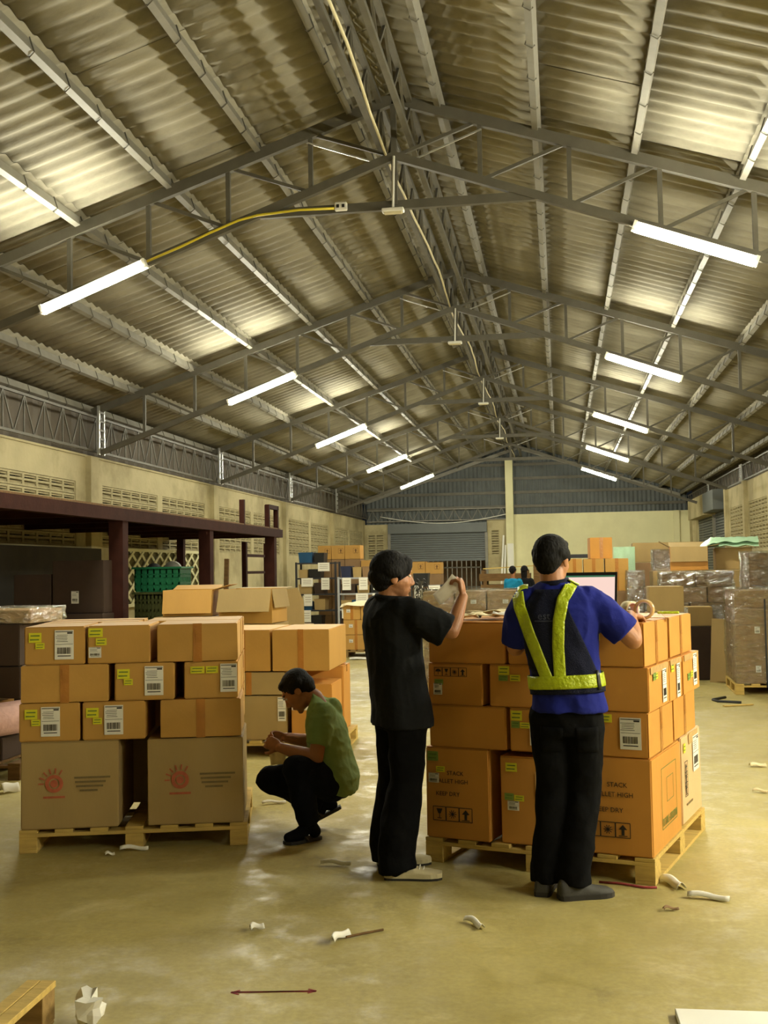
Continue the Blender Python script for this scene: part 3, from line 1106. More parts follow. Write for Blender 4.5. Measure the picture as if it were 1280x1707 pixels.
# third layer
carton(FR, (0.035, 0.345), (0.0, 0.42), Z3, 'carton with a row of handling symbols in the third layer, beside the black shirt', 'carton', 'top',
       [('symbols', 'front', 0.42, 0.80, 4, 0.045, 'ink'), ('sticker', 'front', 0.2, 0.55, 0.05, 0.03, 'sticker_g'), ('label', 'front', 0.18, 0.38, 0.05, 0.06)], group=GR)
carton(FR, (0.385, 0.79), (0.0, 0.42), Z3, 'carton with yellow stickers in the third layer, just left of the vest man\'s waist', 'carton', 'top',
       [('sticker', 'front', 0.20, 0.87, 0.06, 0.045), ('sticker', 'front', 0.19, 0.69, 0.05, 0.03, 'sticker_g'), ('sticker', 'front', 0.35, 0.70, 0.055, 0.033)], group=GR)
carton(FR, (0.80, 1.215), (0.0, 0.455), Z3, 'carton with label and green sticker on its bright end, third layer at the front corner', 'carton', None,
       [('label', 'right', 0.72, 0.48, 0.085, 0.17), ('sticker', 'right', 0.24, 0.80, 0.06, 0.05, 'sticker_g'), ('sticker', 'right', 0.34, 0.78, 0.05, 0.035), ('film', 'right', 0.5, 0.92, 0.4, 0.035)], group=GR)
carton(FR, (0.85, 1.215), (0.46, 0.775), Z3, 'narrow carton with label and yellow sticker, middle of the third layer\'s bright side', 'carton', None,
       [('label', 'right', 0.66, 0.45, 0.08, 0.18), ('sticker', 'right', 0.22, 0.82, 0.07, 0.05), ('film', 'right', 0.5, 0.94, 0.28, 0.03)], group=GR)
carton(FR, (0.80, 1.22), (0.78, 1.24), Z3, 'carton with label and two stickers at the rear end of the third layer', 'carton', None,
       [('label', 'right', 0.70, 0.55, 0.1, 0.18), ('sticker', 'right', 0.32, 0.42, 0.07, 0.04, 'sticker_g'), ('sticker', 'right', 0.50, 0.46, 0.06, 0.035), ('film', 'right', 0.5, 0.93, 0.4, 0.035)], group=GR)
carton(FR, (0.05, 0.77), (0.46, 1.2), Z3, 'carton at the hidden rear of the third layer on the right pallet', 'carton', 'top', group=GR)
# top layer
carton(FR, (0.04, 0.475), (0.0, 0.5), Z4, 'plain wide carton in the top layer below the paper in the raised hand', 'carton', 'top', group=GR)
carton(FR, (0.49, 0.80), (0.0, 0.5), Z4, 'top layer carton with a printed letter and stickers, behind the vest man\'s left side', 'carton', 'top',
       [('text', 'front', 0.08, 0.66, 'A', 0.06, 'ink'), ('sticker', 'front', 0.16, 0.42, 0.08, 0.045, 'sticker_g')], group=GR)
carton(FR, (0.81, 1.195), (0.0, 0.53), Z4, 'top layer carton at the front corner with a taped bright end, under the man\'s hand', 'carton', 'right',
       [('sticker', 'front', 0.22, 0.72, 0.07, 0.045, 'sticker_g'), ('sticker', 'front', 0.36, 0.70, 0.06, 0.045), ('label', 'front', 0.22, 0.45, 0.06, 0.06)], group=GR)
carton(FR, (0.78, 1.19), (0.6, 1.18), Z4, 'top layer carton at the rear with a taped bright end, behind the tape rolls', 'carton', 'right', group=GR)
carton(FR, (0.05, 0.75), (0.53, 1.17), Z4, 'top layer carton at the rear left of the right pallet, under loose papers', 'carton', 'top', group=GR)

# ---------------- left pallet
FL = Frame(-3.03, 5.90, 14.2)
pallet(FL, 0.0, 1.27, 0.0, 1.05, 'wooden pallet under the carton stack at left, beside the squatting man')
GL = 'cartons stacked on the left pallet'
emb = MB()
emb.loft([[(0.05 * q * math.cos(2 * PI * k / 24), 0.05 * q * math.sin(2 * PI * k / 24), 0.0003) for k in range(24)] for q in (1.0, 0.6)], 0, False)
emb.add([(0.022 * math.cos(2 * PI * k / 12), 0.022 * math.sin(2 * PI * k / 12), 0.0004) for k in range(12)], [tuple(range(12))])
for a in range(60, 181, 24):
    c, s = math.cos(math.radians(a)), math.sin(math.radians(a))
    emb.box((c * 0.072, s * 0.072, 0.0003), (0.03, 0.008, 0.0006), rotm('Z', a))
emb.box((0, -0.075, 0.0003), (0.12, 0.012, 0.0006))
emb = emb.mesh('red_emblem', MT['ink_red'])
lines = MB()
for i, (x, w) in enumerate(((0, .20), (-0.01, .17), (-.015, .15), (-.02, .10))):
    lines.box((x, 0.03 - i * 0.024, 0), (w, 0.011, 0.0006))
lines = lines.mesh('printed_lines', MT['ink_grey'])
EMB = [('mesh', 'front', 0.34, 0.52, 'red_emblem', emb), ('mesh', 'front', 0.73, 0.52, 'printed_lines', lines)]
carton(FL, (0.01, 0.55), (0.0, 0.62), (0.13, 0.615), 'big kraft carton with red emblem, bottom left of the left pallet', 'carton_kraft', 'top', EMB, group=GL)
carton(FL, (0.71, 1.25), (0.0, 0.62), (0.13, 0.612), 'big kraft carton with red emblem, bottom of the left pallet beside the squatting man', 'carton_kraft', None, EMB, group=GL)
carton(FL, (0.05, 1.22), (0.66, 1.03), (0.13, 0.61), 'long kraft carton at the bottom rear of the left pallet', 'carton_kraft', 'top', group=GL)
SL = lambda a, b: [('sticker', 'front', a, 0.72, 0.07, 0.055), ('sticker', 'front', a + 0.08, 0.5, 0.05, 0.035), ('label', 'front', b, 0.52, 0.105, 0.165)]
ZL2, ZL3, ZL4 = (0.618, 0.832), (0.835, 1.045), (1.048, 1.262)
for (u, zz, ft, tp, lb, lay) in (
    ((0.0, 0.335), ZL2, SL(.2, .52), None, 'carton with yellow sticker and label, left end of the second layer', 2),
    ((0.35, 0.70), ZL2, SL(.16, .5), None, 'carton with yellow sticker and label, middle of the second layer', 2),
    ((0.785, 1.24), ZL2, [], 'front', 'plain carton with a centre tape, right end of the second layer', 2),
    ((0.01, 0.495), ZL3, [], 'front', 'plain carton with a centre tape, left end of the third layer', 3),
    ((0.53, 0.865), ZL3, SL(.15, .66), None, 'carton with yellow sticker and label, middle of the third layer', 3),
    ((0.92, 1.225), ZL3, [('sticker', 'front', .25, .78, .08, .04), ('sticker', 'front', .52, .78, .07, .04), ('label', 'front', .83, .55, .095, .16)], None, 'carton with two stickers and label, right of the third layer', 3),
    ((0.03, 0.365), ZL4, SL(.18, .66), None, 'carton with sticker and wide label, left end of the top layer', 4),
    ((0.38, 0.73), ZL4, [('sticker', 'front', .13, .82, .08, .05), ('sticker', 'front', .22, .58, .06, .04), ('label', 'front', .12, .3, .07, .06)], None, 'carton with stickers above a small label, middle of the top layer', 4),
    ((0.77, 1.225), ZL4, [], 'front', 'plain carton with a centre tape, right end of the top layer', 4)):
    carton(FL, u, (0.0, 0.5), zz, lb + ' on the left pallet', 'carton2', tp, ft, group=GL)
for zz, w in ((ZL2, 'second'), (ZL3, 'third'), (ZL4, 'top')):
    carton(FL, (0.03, 0.6), (0.52, 1.02), zz, 'carton in the rear row of the %s layer, left half of the left pallet' % w, 'carton2', 'top', group=GL)
    carton(FL, (0.64, 1.225), (0.52, 1.02), zz, 'carton in the rear row of the %s layer, right half of the left pallet' % w, 'carton2', 'right', group=GL)


# ================================================================== BACKGROUND STOCK
ST = Frame(0, 0, 0)


def plain(x, y, z, label, m='carton2', rot=0.0, tape='front', feats=(), group=None, name='cardboard_box', cat='box'):
    """x,y,z are spans in room axes; rot turns the carton about its own centre"""
    cx, cy = (x[0] + x[1]) / 2, (y[0] + y[1]) / 2
    f = Frame(cx, cy, rot)
    w, d = (x[1] - x[0]) / 2, (y[1] - y[0]) / 2
    return carton(f, (-w, w), (-d, d), z, label, m, tape, feats, name, group, 0.0, cat=cat)


def wrap(x, y, z, label, m='wrap', rot=0.0, group='stretch film around pallet loads', puff=0.016):
    """shell of stretch film around a load"""
    cx, cy = (x[0] + x[1]) / 2, (y[0] + y[1]) / 2
    w, d = (x[1] - x[0]) / 2 + 0.02, (y[1] - y[0]) / 2 + 0.02
    rings = []
    nz = max(6, int((z[1] - z[0]) / 0.06))
    nk = 12
    r = random.Random(hash(label) % 1000 if False else len(label) * 7 + int(cx * 100))
    for i in range(nz + 1):
        zz = (z[1] - z[0] + 0.015) * i / nz
        ring = []
        for (ax, ay, bx, by) in ((-w, -d, w, -d), (w, -d, w, d), (w, d, -w, d), (-w, d, -w, -d)):
            for k in range(nk):
                t = k / nk
                px, py = ax + (bx - ax) * t, ay + (by - ay) * t
                o = r.uniform(-puff * 0.6, puff) if 0 < i < nz else 0.0
                ln = math.hypot(px, py)
                ring.append((px * (1 + o / ln), py * (1 + o / ln), zz))
        rings.append(ring)
    mb = MB()
    mb.loft(rings, 0, False)
    n = len(rings[0])
    base = len(mb.v) - n
    mb.f.append(tuple(base + k for k in range(n)))
    mb.mi.append(0)
    o = mb.build('stretch_wrap', MT[m], None, False, (cx, cy, z[0] + 0.002), math.radians(rot))
    return tag(o, label, 'plastic wrap', group)


def open_carton(x, y, z, label, m='carton2', rot=0.0, flaps=(1, 1, 1, 1), group=None, droop=(35, 60, 120, 40), inner='carton_kraft'):
    """carton with open lid: four walls, a bottom and hinged flaps"""
    cx, cy = (x[0] + x[1]) / 2, (y[0] + y[1]) / 2
    w, d, h = (x[1] - x[0]), (y[1] - y[0]), z[1] - z[0]
    t = thing('open_carton', label, 'box', (cx, cy, z[0]), math.radians(rot), group)
    th = 0.006
    mb = MB()
    mb.box((0, 0, th / 2), (w, d, th))
    for s in (-1, 1):
        mb.box((s * (w / 2 - th / 2), 0, h / 2), (th, d, h))
        mb.box((0, s * (d / 2 - th / 2), h / 2), (w - 2 * th, th, h))
    mb.build('body', MT[m], t)
    # front, back, left, right flaps; droop in degrees from upright
    fl = min(w, d) / 2
    for i, (use, a) in enumerate(zip(flaps, droop)):
        if not use:
            continue
        a = math.radians(a)
        mb = MB()
        if i < 2:
            s = -1 if i == 0 else 1
            p = Vector((0, s * (d / 2 - th / 2), h))
            q = p + Vector((0, s * math.sin(a), math.cos(a))) * fl
            mb.bar(p, q, w - 0.01, th, Vector((0, math.cos(a), -s * math.sin(a))))
        else:
            s = -1 if i == 2 else 1
            p = Vector((s * (w / 2 - th / 2), 0, h))
            q = p + Vector((s * math.sin(a), 0, math.cos(a))) * fl * 0.8
            mb.bar(p, q, d - 0.01, th, Vector((math.cos(a), 0, -s * math.sin(a))))
        mb.build('flap', MT[inner], t)
    return t


# ---- second carton stack behind the left pallet
GB = 'cartons on the pallet behind the squatting man'
F2 = Frame(-2.97, 9.15, 2.0)
pallet(F2, 0, 1.12, 0, 1.0, 'wooden pallet behind the squatting man under a carton stack')
carton(F2, (0.02, 0.66), (0.05, 0.55), (0.13, 0.50), 'kraft carton with a white label, low on the pallet behind the squatting man', 'carton_kraft', None, [('label', 'front', 0.93, 0.7, 0.07, 0.2)], group=GB)
carton(F2, (0.70, 1.05), (0.03, 0.55), (0.13, 0.60), 'orange carton with a barcode label, right in front of the squatting man\'s face', 'carton', None, [('label', 'front', 0.22, 0.72, 0.14, 0.17)], group=GB)
carton(F2, (0.02, 0.64), (0.05, 0.55), (0.51, 0.70), 'kraft carton resting on the low labelled one behind the squatting man', 'carton_kraft', 'front', group=GB)
carton(F2, (0.02, 1.06), (0.58, 0.98), (0.13, 0.70), 'long orange carton at the rear of the pallet behind the squatting man', 'carton', 'top', group=GB)
carton(F2, (0.04, 0.52), (0.04, 0.95), (0.71, 1.06), 'golden carton on top of the stack behind the squatting man, left one', 'carton2', 'front', group=GB)
carton(F2, (0.54, 1.03), (0.04, 0.95), (0.71, 1.06), 'golden carton on top of the stack behind the squatting man, right one', 'carton2', 'front', group=GB)

# ---- far left edge
pallet(Frame(-5.35, 8.0, 0), 0, 1.25, 0, 1.0, 'dark old pallet at the left edge under wrapped goods', m='wood_dark')
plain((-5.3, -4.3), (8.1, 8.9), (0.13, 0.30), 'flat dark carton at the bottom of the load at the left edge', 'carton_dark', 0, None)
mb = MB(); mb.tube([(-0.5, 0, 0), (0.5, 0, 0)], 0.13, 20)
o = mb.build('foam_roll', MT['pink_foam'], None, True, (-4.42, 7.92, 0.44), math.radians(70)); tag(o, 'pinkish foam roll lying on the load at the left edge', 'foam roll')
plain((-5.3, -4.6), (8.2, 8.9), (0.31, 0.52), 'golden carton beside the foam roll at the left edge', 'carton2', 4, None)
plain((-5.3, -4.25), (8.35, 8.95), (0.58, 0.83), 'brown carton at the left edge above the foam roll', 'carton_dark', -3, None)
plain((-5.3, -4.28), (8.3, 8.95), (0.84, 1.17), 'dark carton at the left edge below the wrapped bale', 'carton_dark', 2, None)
plain((-5.2, -4.2), (8.35, 8.95), (1.175, 1.28), 'pale flat bale wrapped in shiny film at the left edge', 'carton_pale', 0, None)
wrap((-5.2, -4.2), (8.35, 8.95), (1.175, 1.285), 'shiny film around the flat bale at the left edge', 'wrap_thick')

# ---- goods under the mezzanine
pallet(Frame(-6.2, 11.7, 0), 0, 1.2, 0, 1.0, 'dark pallet below the shadowed cartons under the mezzanine', m='wood_dark')
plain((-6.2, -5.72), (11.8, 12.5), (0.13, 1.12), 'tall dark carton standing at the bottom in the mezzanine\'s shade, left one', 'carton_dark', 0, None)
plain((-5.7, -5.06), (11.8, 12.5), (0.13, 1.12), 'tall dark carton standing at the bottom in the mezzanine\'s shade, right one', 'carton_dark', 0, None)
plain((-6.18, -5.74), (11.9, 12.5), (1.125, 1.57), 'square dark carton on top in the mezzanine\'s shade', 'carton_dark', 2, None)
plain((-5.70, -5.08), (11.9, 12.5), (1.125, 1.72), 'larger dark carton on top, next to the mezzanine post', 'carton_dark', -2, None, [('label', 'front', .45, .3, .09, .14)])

pallet(Frame(-5.4, 13.1, 0), 0, 1.2, 0, 1.0, 'weathered pallet under the stacked plastic crates', m='wood2')
plain((-5.38, -4.6), (13.2, 13.9), (0.13, 0.98), 'big brown carton under the plastic crates', 'carton_brown', 0, None)


def crate(c, s, m, label):
    t = thing('plastic_crate', label, 'crate', c)
    w, d, h = s
    th = 0.015
    mb = MB()
    mb.box((0, 0, th / 2), (w * 0.92, d * 0.92, th))
    mb.build('bottom', MT[m], t)
    for sx, sy, ww, nm in ((0, -1, w, 'side'), (0, 1, w, 'side'), (-1, 0, d, 'end'), (1, 0, d, 'end')):
        mb = MB()
        px, py = sx * (w / 2 - 0.02), sy * (d / 2 - 0.02)
        n = 7
        for i in range(n + 1):
            q = (i / n - 0.5) * (ww - 0.05)
            cc = (px + (q if sy else 0), py + (q if sx else 0), h / 2)
            mb.box(cc, (0.018 if sy else th, th if sy else 0.018, h - 0.03))
        for zz in (0.03, h * 0.33, h * 0.62, h * 0.85):
            mb.box((px, py, zz), (ww - 0.03 if sy else th, th if sy else ww - 0.03, 0.03 if zz < h * .8 else 0.08))
        mb.box((px * 0.985, py * 0.985, h / 2), (ww - 0.06 if sy else 0.004, 0.004 if sy else ww - 0.06, h - 0.05))
        mb.build('side_wall', MT[m], t)
    mb = MB()
    for sy in (-1, 1):
        mb.box((0, sy * (d / 2 - 0.005), h - 0.012), (w + 0.03, 0.035, 0.024))
    for sx in (-1, 1):
        mb.box((sx * (w / 2 - 0.005), 0, h - 0.012), (0.035, d, 0.024))
    mb.build('rim', MT[m], t)
    return t


crate((-5.09, 13.5, 0.985), (0.40, 0.45, 0.34), 'olive_crate', 'olive plastic crate under the green crate')
crate((-4.98, 13.5, 1.33), (0.62, 0.45, 0.31), 'green_crate', 'dark green plastic crate filled with round parts')
for i, (x, r_, w_) in enumerate(((-5.08, 0.10, 'upright dark'), (-4.83, 0.12, 'grey tilted'))):
    mb = MB()
    mb.tube([(0, -0.03, 0), (0, 0.03, 0)], r_, 24)
    mb.tube([(0, -0.05, 0), (0, 0.05, 0)], r_ * 0.45, 16)
    o = mb.build('round_part', MT['black_pl' if i == 0 else 'steel_dark'], None, True, (x, 13.45, 1.59))
    o.rotation_euler = (0, 0, 0.3 - 0.5 * i)
    tag(o, '%s round disc part sticking out of the green crate' % w_, 'disc')
plain((-4.6, -3.9), (12.2, 12.9), (0.0, 0.52), 'brown base carton under the open carton by the crates', 'carton_brown', 0, None)
plain((-4.62, -3.9), (12.2, 12.9), (0.525, 1.055), 'kraft carton directly under the open carton by the crates', 'carton_kraft', 0, None)
open_carton((-4.55, -3.98), (12.25, 12.8), (1.06, 1.36), 'open golden carton with spread flaps beside the green crate', 'carton2', 8, (1, 1, 0, 1), None, (165, 80, 60, 75), 'carton2')
plain((-3.84, -3.2), (12.3, 12.9), (0.0, 0.50), 'brown base carton under the open carton below the ladder', 'carton_brown', 0, None)
plain((-3.84, -3.2), (12.3, 12.9), (0.505, 0.965), 'kraft carton directly under the open carton below the ladder', 'carton_kraft', 0, None)
open_carton((-3.86, -3.22), (12.3, 12.85), (0.97, 1.36), 'open golden carton with a long pale front flap below the ladder', 'carton2', -4, (1, 1, 0, 1), None, (158, 88, 60, 170))
mb = MB()
mb.add([(-0.14, 0, 0), (0.15, 0, 0), (0.14, 0.02, 0.3), (0.06, 0.02, 0.48), (-0.1, 0.02, 0.46), (-0.14, 0.012, 0), (0.15, 0.012, 0), (0.14, 0.032, 0.3), (0.06, 0.032, 0.48), (-0.1, 0.032, 0.46)],
       [(0, 1, 2, 3, 4), (9, 8, 7, 6, 5), (0, 5, 6, 1), (1, 6, 7, 2), (2, 7, 8, 3), (3, 8, 9, 4), (4, 9, 5, 0)])
plain((-3.62, -3.25), (14.0, 14.5), (0, 0.86), 'kraft carton behind the open carton under a torn flap', 'carton_kraft', 0, None)
o = mb.build('cardboard_scrap', MT['carton_kraft'], None, False, (-3.43, 14.05, 0.865)); tag(o, 'torn piece of kraft cardboard standing beyond the open carton', 'cardboard')
mb = MB(); mb.bar((0, 0, 0), (0.03, 0.1, 1.75), 0.06, 0.05)
o = mb.build('timber_post', MT['wood_dark'], None, False, (-4.72, 15.2, 0)); tag(o, 'old grey timber post leaning by the middle mezzanine post', 'post')

# ---- shelving racks at the back left
def rack(name, label, x0, x1, y0, y1, levels, m):
    t = thing(name, label, 'shelf rack', ((x0 + x1) / 2, (y0 + y1) / 2, 0))
    w, d = (x1 - x0) / 2, (y1 - y0) / 2
    for sx in (-1, 1):
        for sy in (-1, 1):
            box_obj('upright', (sx * w, sy * d, (levels[-1] + 0.03) / 2), (0.045, 0.045, levels[-1] + 0.03), MT[m], t)
    for z in levels:
        box_obj('shelf', (0, 0, z), (2 * w, 2 * d, 0.035), MT[m], t)
    return t


R1L = [0.25, 0.62, 1.0, 1.38, 1.74]
rack('storage_rack', 'dark steel storage rack with hanging white papers at the back', -6.2, -5.25, 25.8, 26.3, R1L, 'rack')
R2L = [0.3, 0.66, 1.02, 1.38]
rack('storage_rack', 'pale steel storage rack with blue bins behind the black-haired man', -5.0, -3.55, 24.9, 25.4, R2L, 'rack_light')
R3L = [0.35, 0.85, 1.18]
rack('storage_rack', 'small dark storage rack behind the fan', -3.3, -2.62, 24.8, 25.3, R3L, 'rack')
rr = random.Random(3)
WH = ('on the lowest shelf', 'on the second shelf', 'on the third shelf', 'on the fourth shelf', 'on the top shelf')
for (x0, x1, yf, lv, rk) in ((-6.15, -5.3, 25.8, R1L, 'dark rack'), (-4.95, -3.6, 24.9, R2L, 'pale rack'), (-3.27, -2.65, 24.8, R3L, 'small rack')):
    for i, z in enumerate(lv):
        x = x0
        k = 0
        while x < x1 - 0.15:
            w = rr.uniform(0.2, 0.34)
            if x + w > x1:
                break
            h = rr.uniform(0.16, 0.27)
            c = rr.choice(('navy', 'blue_bin', 'carton_brown', 'carton_dark', 'black_pl', 'carton_kraft'))
            nm = {'navy': 'navy', 'blue_bin': 'blue', 'carton_brown': 'brown', 'carton_dark': 'dark brown', 'black_pl': 'black', 'carton_kraft': 'kraft'}[c]
            kth = ('first', 'second', 'third', 'fourth', 'fifth', 'sixth')[k]
            t = thing('storage_bin', '%s storage bin %s of the %s, %s from the left' % (nm, WH[i], rk, kth), 'bin', (x + w / 2, yf + 0.24, z + 0.0175), 0, 'bins on the racks')
            mb = MB()
            a, b = w / 2, w / 2 * 0.9
            mb.loft([[(-b, -0.2, 0), (b, -0.2, 0), (b, 0.2, 0), (-b, 0.2, 0)], [(-a, -0.22, h), (a, -0.22, h), (a, 0.22, h), (-a, 0.22, h)]])
            mb.build('body', MT[c], t)
            MB().box((0, 0, h + 0.006), (w * 1.02, 0.45, 0.014)).build('lid', MT[c], t)
            x += w + rr.uniform(0.01, 0.05)
            k += 1
        n = max(2, int((x1 - x0) / 0.3))
        for j in range(n):
            if rr.random() < 0.22:
                continue
            pw, ph = rr.choice(((0.2, 0.28), (0.28, 0.2)))
            px = x0 + (j + 0.5) * (x1 - x0) / n + rr.uniform(-0.03, 0.03)
            mb = MB()
            mb.box((0, 0, -ph / 2), (pw, 0.003, ph))
            for q in range(3):
                mb.box((0, -0.002, -ph * (0.25 + 0.2 * q)), (pw * 0.7, 0.001, 0.008), None, 1)
            o = mb.build('shelf_sheet', [MT['paper'], MT['ink_grey']], None, False, (px, yf - 0.035, z + 0.012))
            tag(o, 'white paper sheet hanging %s of the %s, %s from the left' % (WH[i].replace('on', 'from', 1), rk, ('first', 'second', 'third', 'fourth', 'fifth', 'sixth')[j]), 'paper sheet', 'paper sheets on the racks')
# cartons stacked behind the racks
GT = 'cartons stacked behind the racks'
SY = [('symbols', 'front', 0.72, 0.6, 1, 0.12, 'ink_faded')]
for i, (a, b) in enumerate(((-5.93, -5.60), (-5.59, -5.26), (-5.25, -4.87))):
    plain((a, b), (27.0, 27.5), (1.84, 2.18), 'golden carton in the topmost row behind the racks, %s' % ('left', 'middle', 'right')[i], 'carton2', 0, None, SY, GT)
    for j, (z0, z1) in enumerate(((0, 0.45), (0.455, 0.91), (0.915, 1.37))):
        plain((a, b), (27.0, 27.5), (z0, z1), 'hidden carton behind the dark rack, %s column, %s row' % (('left', 'middle', 'right')[i], ('bottom', 'second', 'third')[j]), 'carton_brown', 0, None, (), GT)
    plain((a, b), (27.0, 27.5), (1.375, 1.835), 'brown carton below the topmost row behind the racks, %s' % ('left', 'middle', 'right')[i], 'carton_brown', 0, None, (), GT)
for i, (a, b) in enumerate(((-4.85, -4.46), (-4.45, -4.06), (-4.05, -3.66), (-3.65, -3.26), (-3.25, -2.86))):
    plain((a, b), (27.0, 27.5), (1.44, 1.80 - 0.02 * i), 'golden carton in the lower row beside the roller shutter, %s from the left' % ('first', 'second', 'third', 'fourth', 'fifth')[i], 'carton2', 0, None, SY, GT)
    plain((a, b), (27.0, 27.5), (0.0, 1.435), 'tall brown carton behind the pale rack, %s from the left' % ('first', 'second', 'third', 'fourth', 'fifth')[i], 'carton_brown', 0, None, (), GT)

# ---- small cartons on a pallet in mid floor
pallet(Frame(-3.9, 19.7, 2), 0, 0.95, 0, 0.9, 'low pallet with three rows of small cartons in the middle of the hall', m='wood2')
GM = 'small cartons on the low pallet'
FM = Frame(-3.9, 19.7, 2)
for r_ in range(3):
    xs = ((0.02, 0.33), (0.34, 0.64), (0.65, 0.94)) if r_ == 2 else ((0.02, 0.47), (0.48, 0.94))
    for i, (a, b) in enumerate(xs):
        carton(FM, (a, b), (0.02, 0.88), (0.13 + r_ * 0.27, 0.395 + r_ * 0.27), 'small golden carton, %s row of the mid-hall pallet, %s' % (('bottom', 'middle', 'upper')[r_], ('left', 'second', 'right')[i if len(xs) == 3 else i * 2]), 'carton2', 'front', [('label', 'front', 0.3, 0.6, 0.07, 0.06)], group=GM)
mb = MB()
vs = []
for i in range(9):
    for j in range(5):
        vs.append((-0.52 + i * 0.13, -0.5 + j * 0.25, 0.012 * math.sin(i * 1.7 + j) - (0.05 if j == 0 else 0) - (0.04 if i in (0, 8) else 0)))
mb.add(vs, [(i * 5 + j, (i + 1) * 5 + j, (i + 1) * 5 + j + 1, i * 5 + j + 1) for i in range(8) for j in range(4)])
o = mb.build('cover_sheet', MT['paper_warm'], None, True, (-3.43, 20.15, 0.975), 0.035)
tag(o, 'cream paper cover lying over the small cartons in mid hall', 'paper cover')

# ---- fan
fn = thing('pedestal_fan', 'black pedestal fan standing between the two standing men', 'fan', (-2.38, 19.0, 0), math.radians(-62))
MB().tube([(0, 0, 0), (0, 0, 0.03)], [0.24, 0.22], 24).build('base', MT['black_pl'], fn)
MB().tube([(0, 0, 0.03), (0, 0, 1.05)], 0.022, 10).build('pole', MT['black_pl'], fn)
MB().tube([(0, 0.06, 1.14), (0, 0.3, 1.14)], [0.08, 0.07], 16).build('motor', MT['black_pl'], fn)
cg = MB()
for r_ in (0.25, 0.19, 0.12):
    for yy in (-0.06, 0.06):
        cg.tube([(r_ * math.cos(2 * PI * k / 28), yy * (1 if r_ > 0.2 else 1.3), 1.14 + r_ * math.sin(2 * PI * k / 28)) for k in range(29)], 0.006, 5)
for k in range(24):
    a = 2 * PI * k / 24
    for yy in (-0.075, 0.075):
        cg.bar((0.04 * math.cos(a), yy, 1.14 + 0.04 * math.sin(a)), (0.25 * math.cos(a), yy * 0.8, 1.14 + 0.25 * math.sin(a)), 0.005, 0.005)
cg.build('cage', MT['black_pl'], fn)
for k in range(4):
    a = PI / 2 * k
    bl = MB()
    c, s = math.cos(a), math.sin(a)
    bl.add([(0.03 * c, -0.02, 1.14 + 0.03 * s), (0.21 * c - 0.05 * s, -0.03, 1.14 + 0.21 * s + 0.05 * c), (0.21 * c + 0.08 * s, 0.03, 1.14 + 0.21 * s - 0.08 * c)], [(0, 1, 2)])
    bl.build('blade', MT['steel_dark'], fn)

# ---- wrapped pallet loads in the middle
pallet(Frame(-1.75, 13.9, 1), 0, 1.25, 0, 1.0, 'pallet under the film-wrapped cartons between the standing men', m='wood2')
GW = 'film-wrapped cartons between the standing men'
for i, (a, b) in enumerate(((-1.72, -1.33), (-1.31, -0.93), (-0.91, -0.53))):
    for j, (z0, z1) in enumerate(((0.13, 0.55), (0.555, 0.975), (0.98, 1.265))):
        plain((a, b), (13.95, 14.85), (z0, z1), 'film-wrapped brown carton between the standing men, %s row, %s' % (('bottom', 'middle', 'top')[j], ('left', 'centre', 'right')[i]), 'carton_brown', 0, None, [('label', 'front', 0.6, 0.55, 0.07, 0.05)] if j == 2 else (), GW)
wrap((-1.73, -0.52), (13.94, 14.86), (0.13, 1.27), 'clear film around the brown cartons between the standing men')

# ---- timber and people's corner at the back
for i in range(5):
    x0 = -2.3 + 0.06 * (i % 2)
    t = thing('timber_beam', 'old brown timber beam in the low pile by the column, %s from the bottom' % ('first', 'second', 'third', 'fourth', 'fifth')[i], 'timber', (x0 + 0.8, 31.0, 0.0 + i * 0.3), 0, 'timber pile')
    MB().box((0, 0, 0.1), (1.6 - 0.05 * i, 0.8, 0.2)).build('beam_body', MT['wood_dark'], t)
    for s in (-0.6, 0.6):
        MB().box((s, 0, 0.25), (0.09, 0.8, 0.096)).build('spacer', MT['wood_dark'], t)
plain((-0.7, 0.15), (30.5, 31.2), (0, 0.9), 'large old crate to the right of the timber pile', 'wood_dark', 0, None, name='wooden_crate', cat='crate')
plain((-0.72, 0.13), (30.5, 31.2), (0.905, 1.66), 'upper old crate to the right of the timber pile', 'wood_dark', 0, None, name='wooden_crate', cat='crate')
mb = MB(); mb.bar((0, 0, 0), (1.4, 0.1, 0.06), 0.14, 0.025)
o = mb.build('loose_plank', MT['wood'], None, False, (-2.1, 30.7, 1.54)); tag(o, 'pale plank lying across the timber pile', 'plank')
for i, (x, dx) in enumerate(((-2.12, 0.16), (-2.0, 0.1))):
    mb = MB(); mb.bar((0, 0, 0), (dx, 0.34, 2.72 - 0.35 * i), 0.06, 0.03, (0, 1, 0))
    o = mb.build('white_batten', MT['white_pl'], None, False, (x, BACK - 0.4, 0.0)); tag(o, '%s white batten leaning against the back wall by the column' % ('longer', 'shorter')[i], 'batten', 'white battens')
gt = thing('metal_gate', 'rusty steel bar gate below the half-open roller shutter', 'gate', (-3.7, BACK - 0.3, 0))
for i in range(12):
    MB().bar((-0.95 + i * 0.17, 0, 0.02), (-0.95 + i * 0.17, 0, 1.84), 0.03, 0.03).build('bar', MT['steel'], gt)
for z in (0.15, 0.9, 1.6):
    MB().bar((-0.98, 0.0, z), (0.95, 0.0, z), 0.03, 0.04).build('rail', MT['steel_dark'], gt)

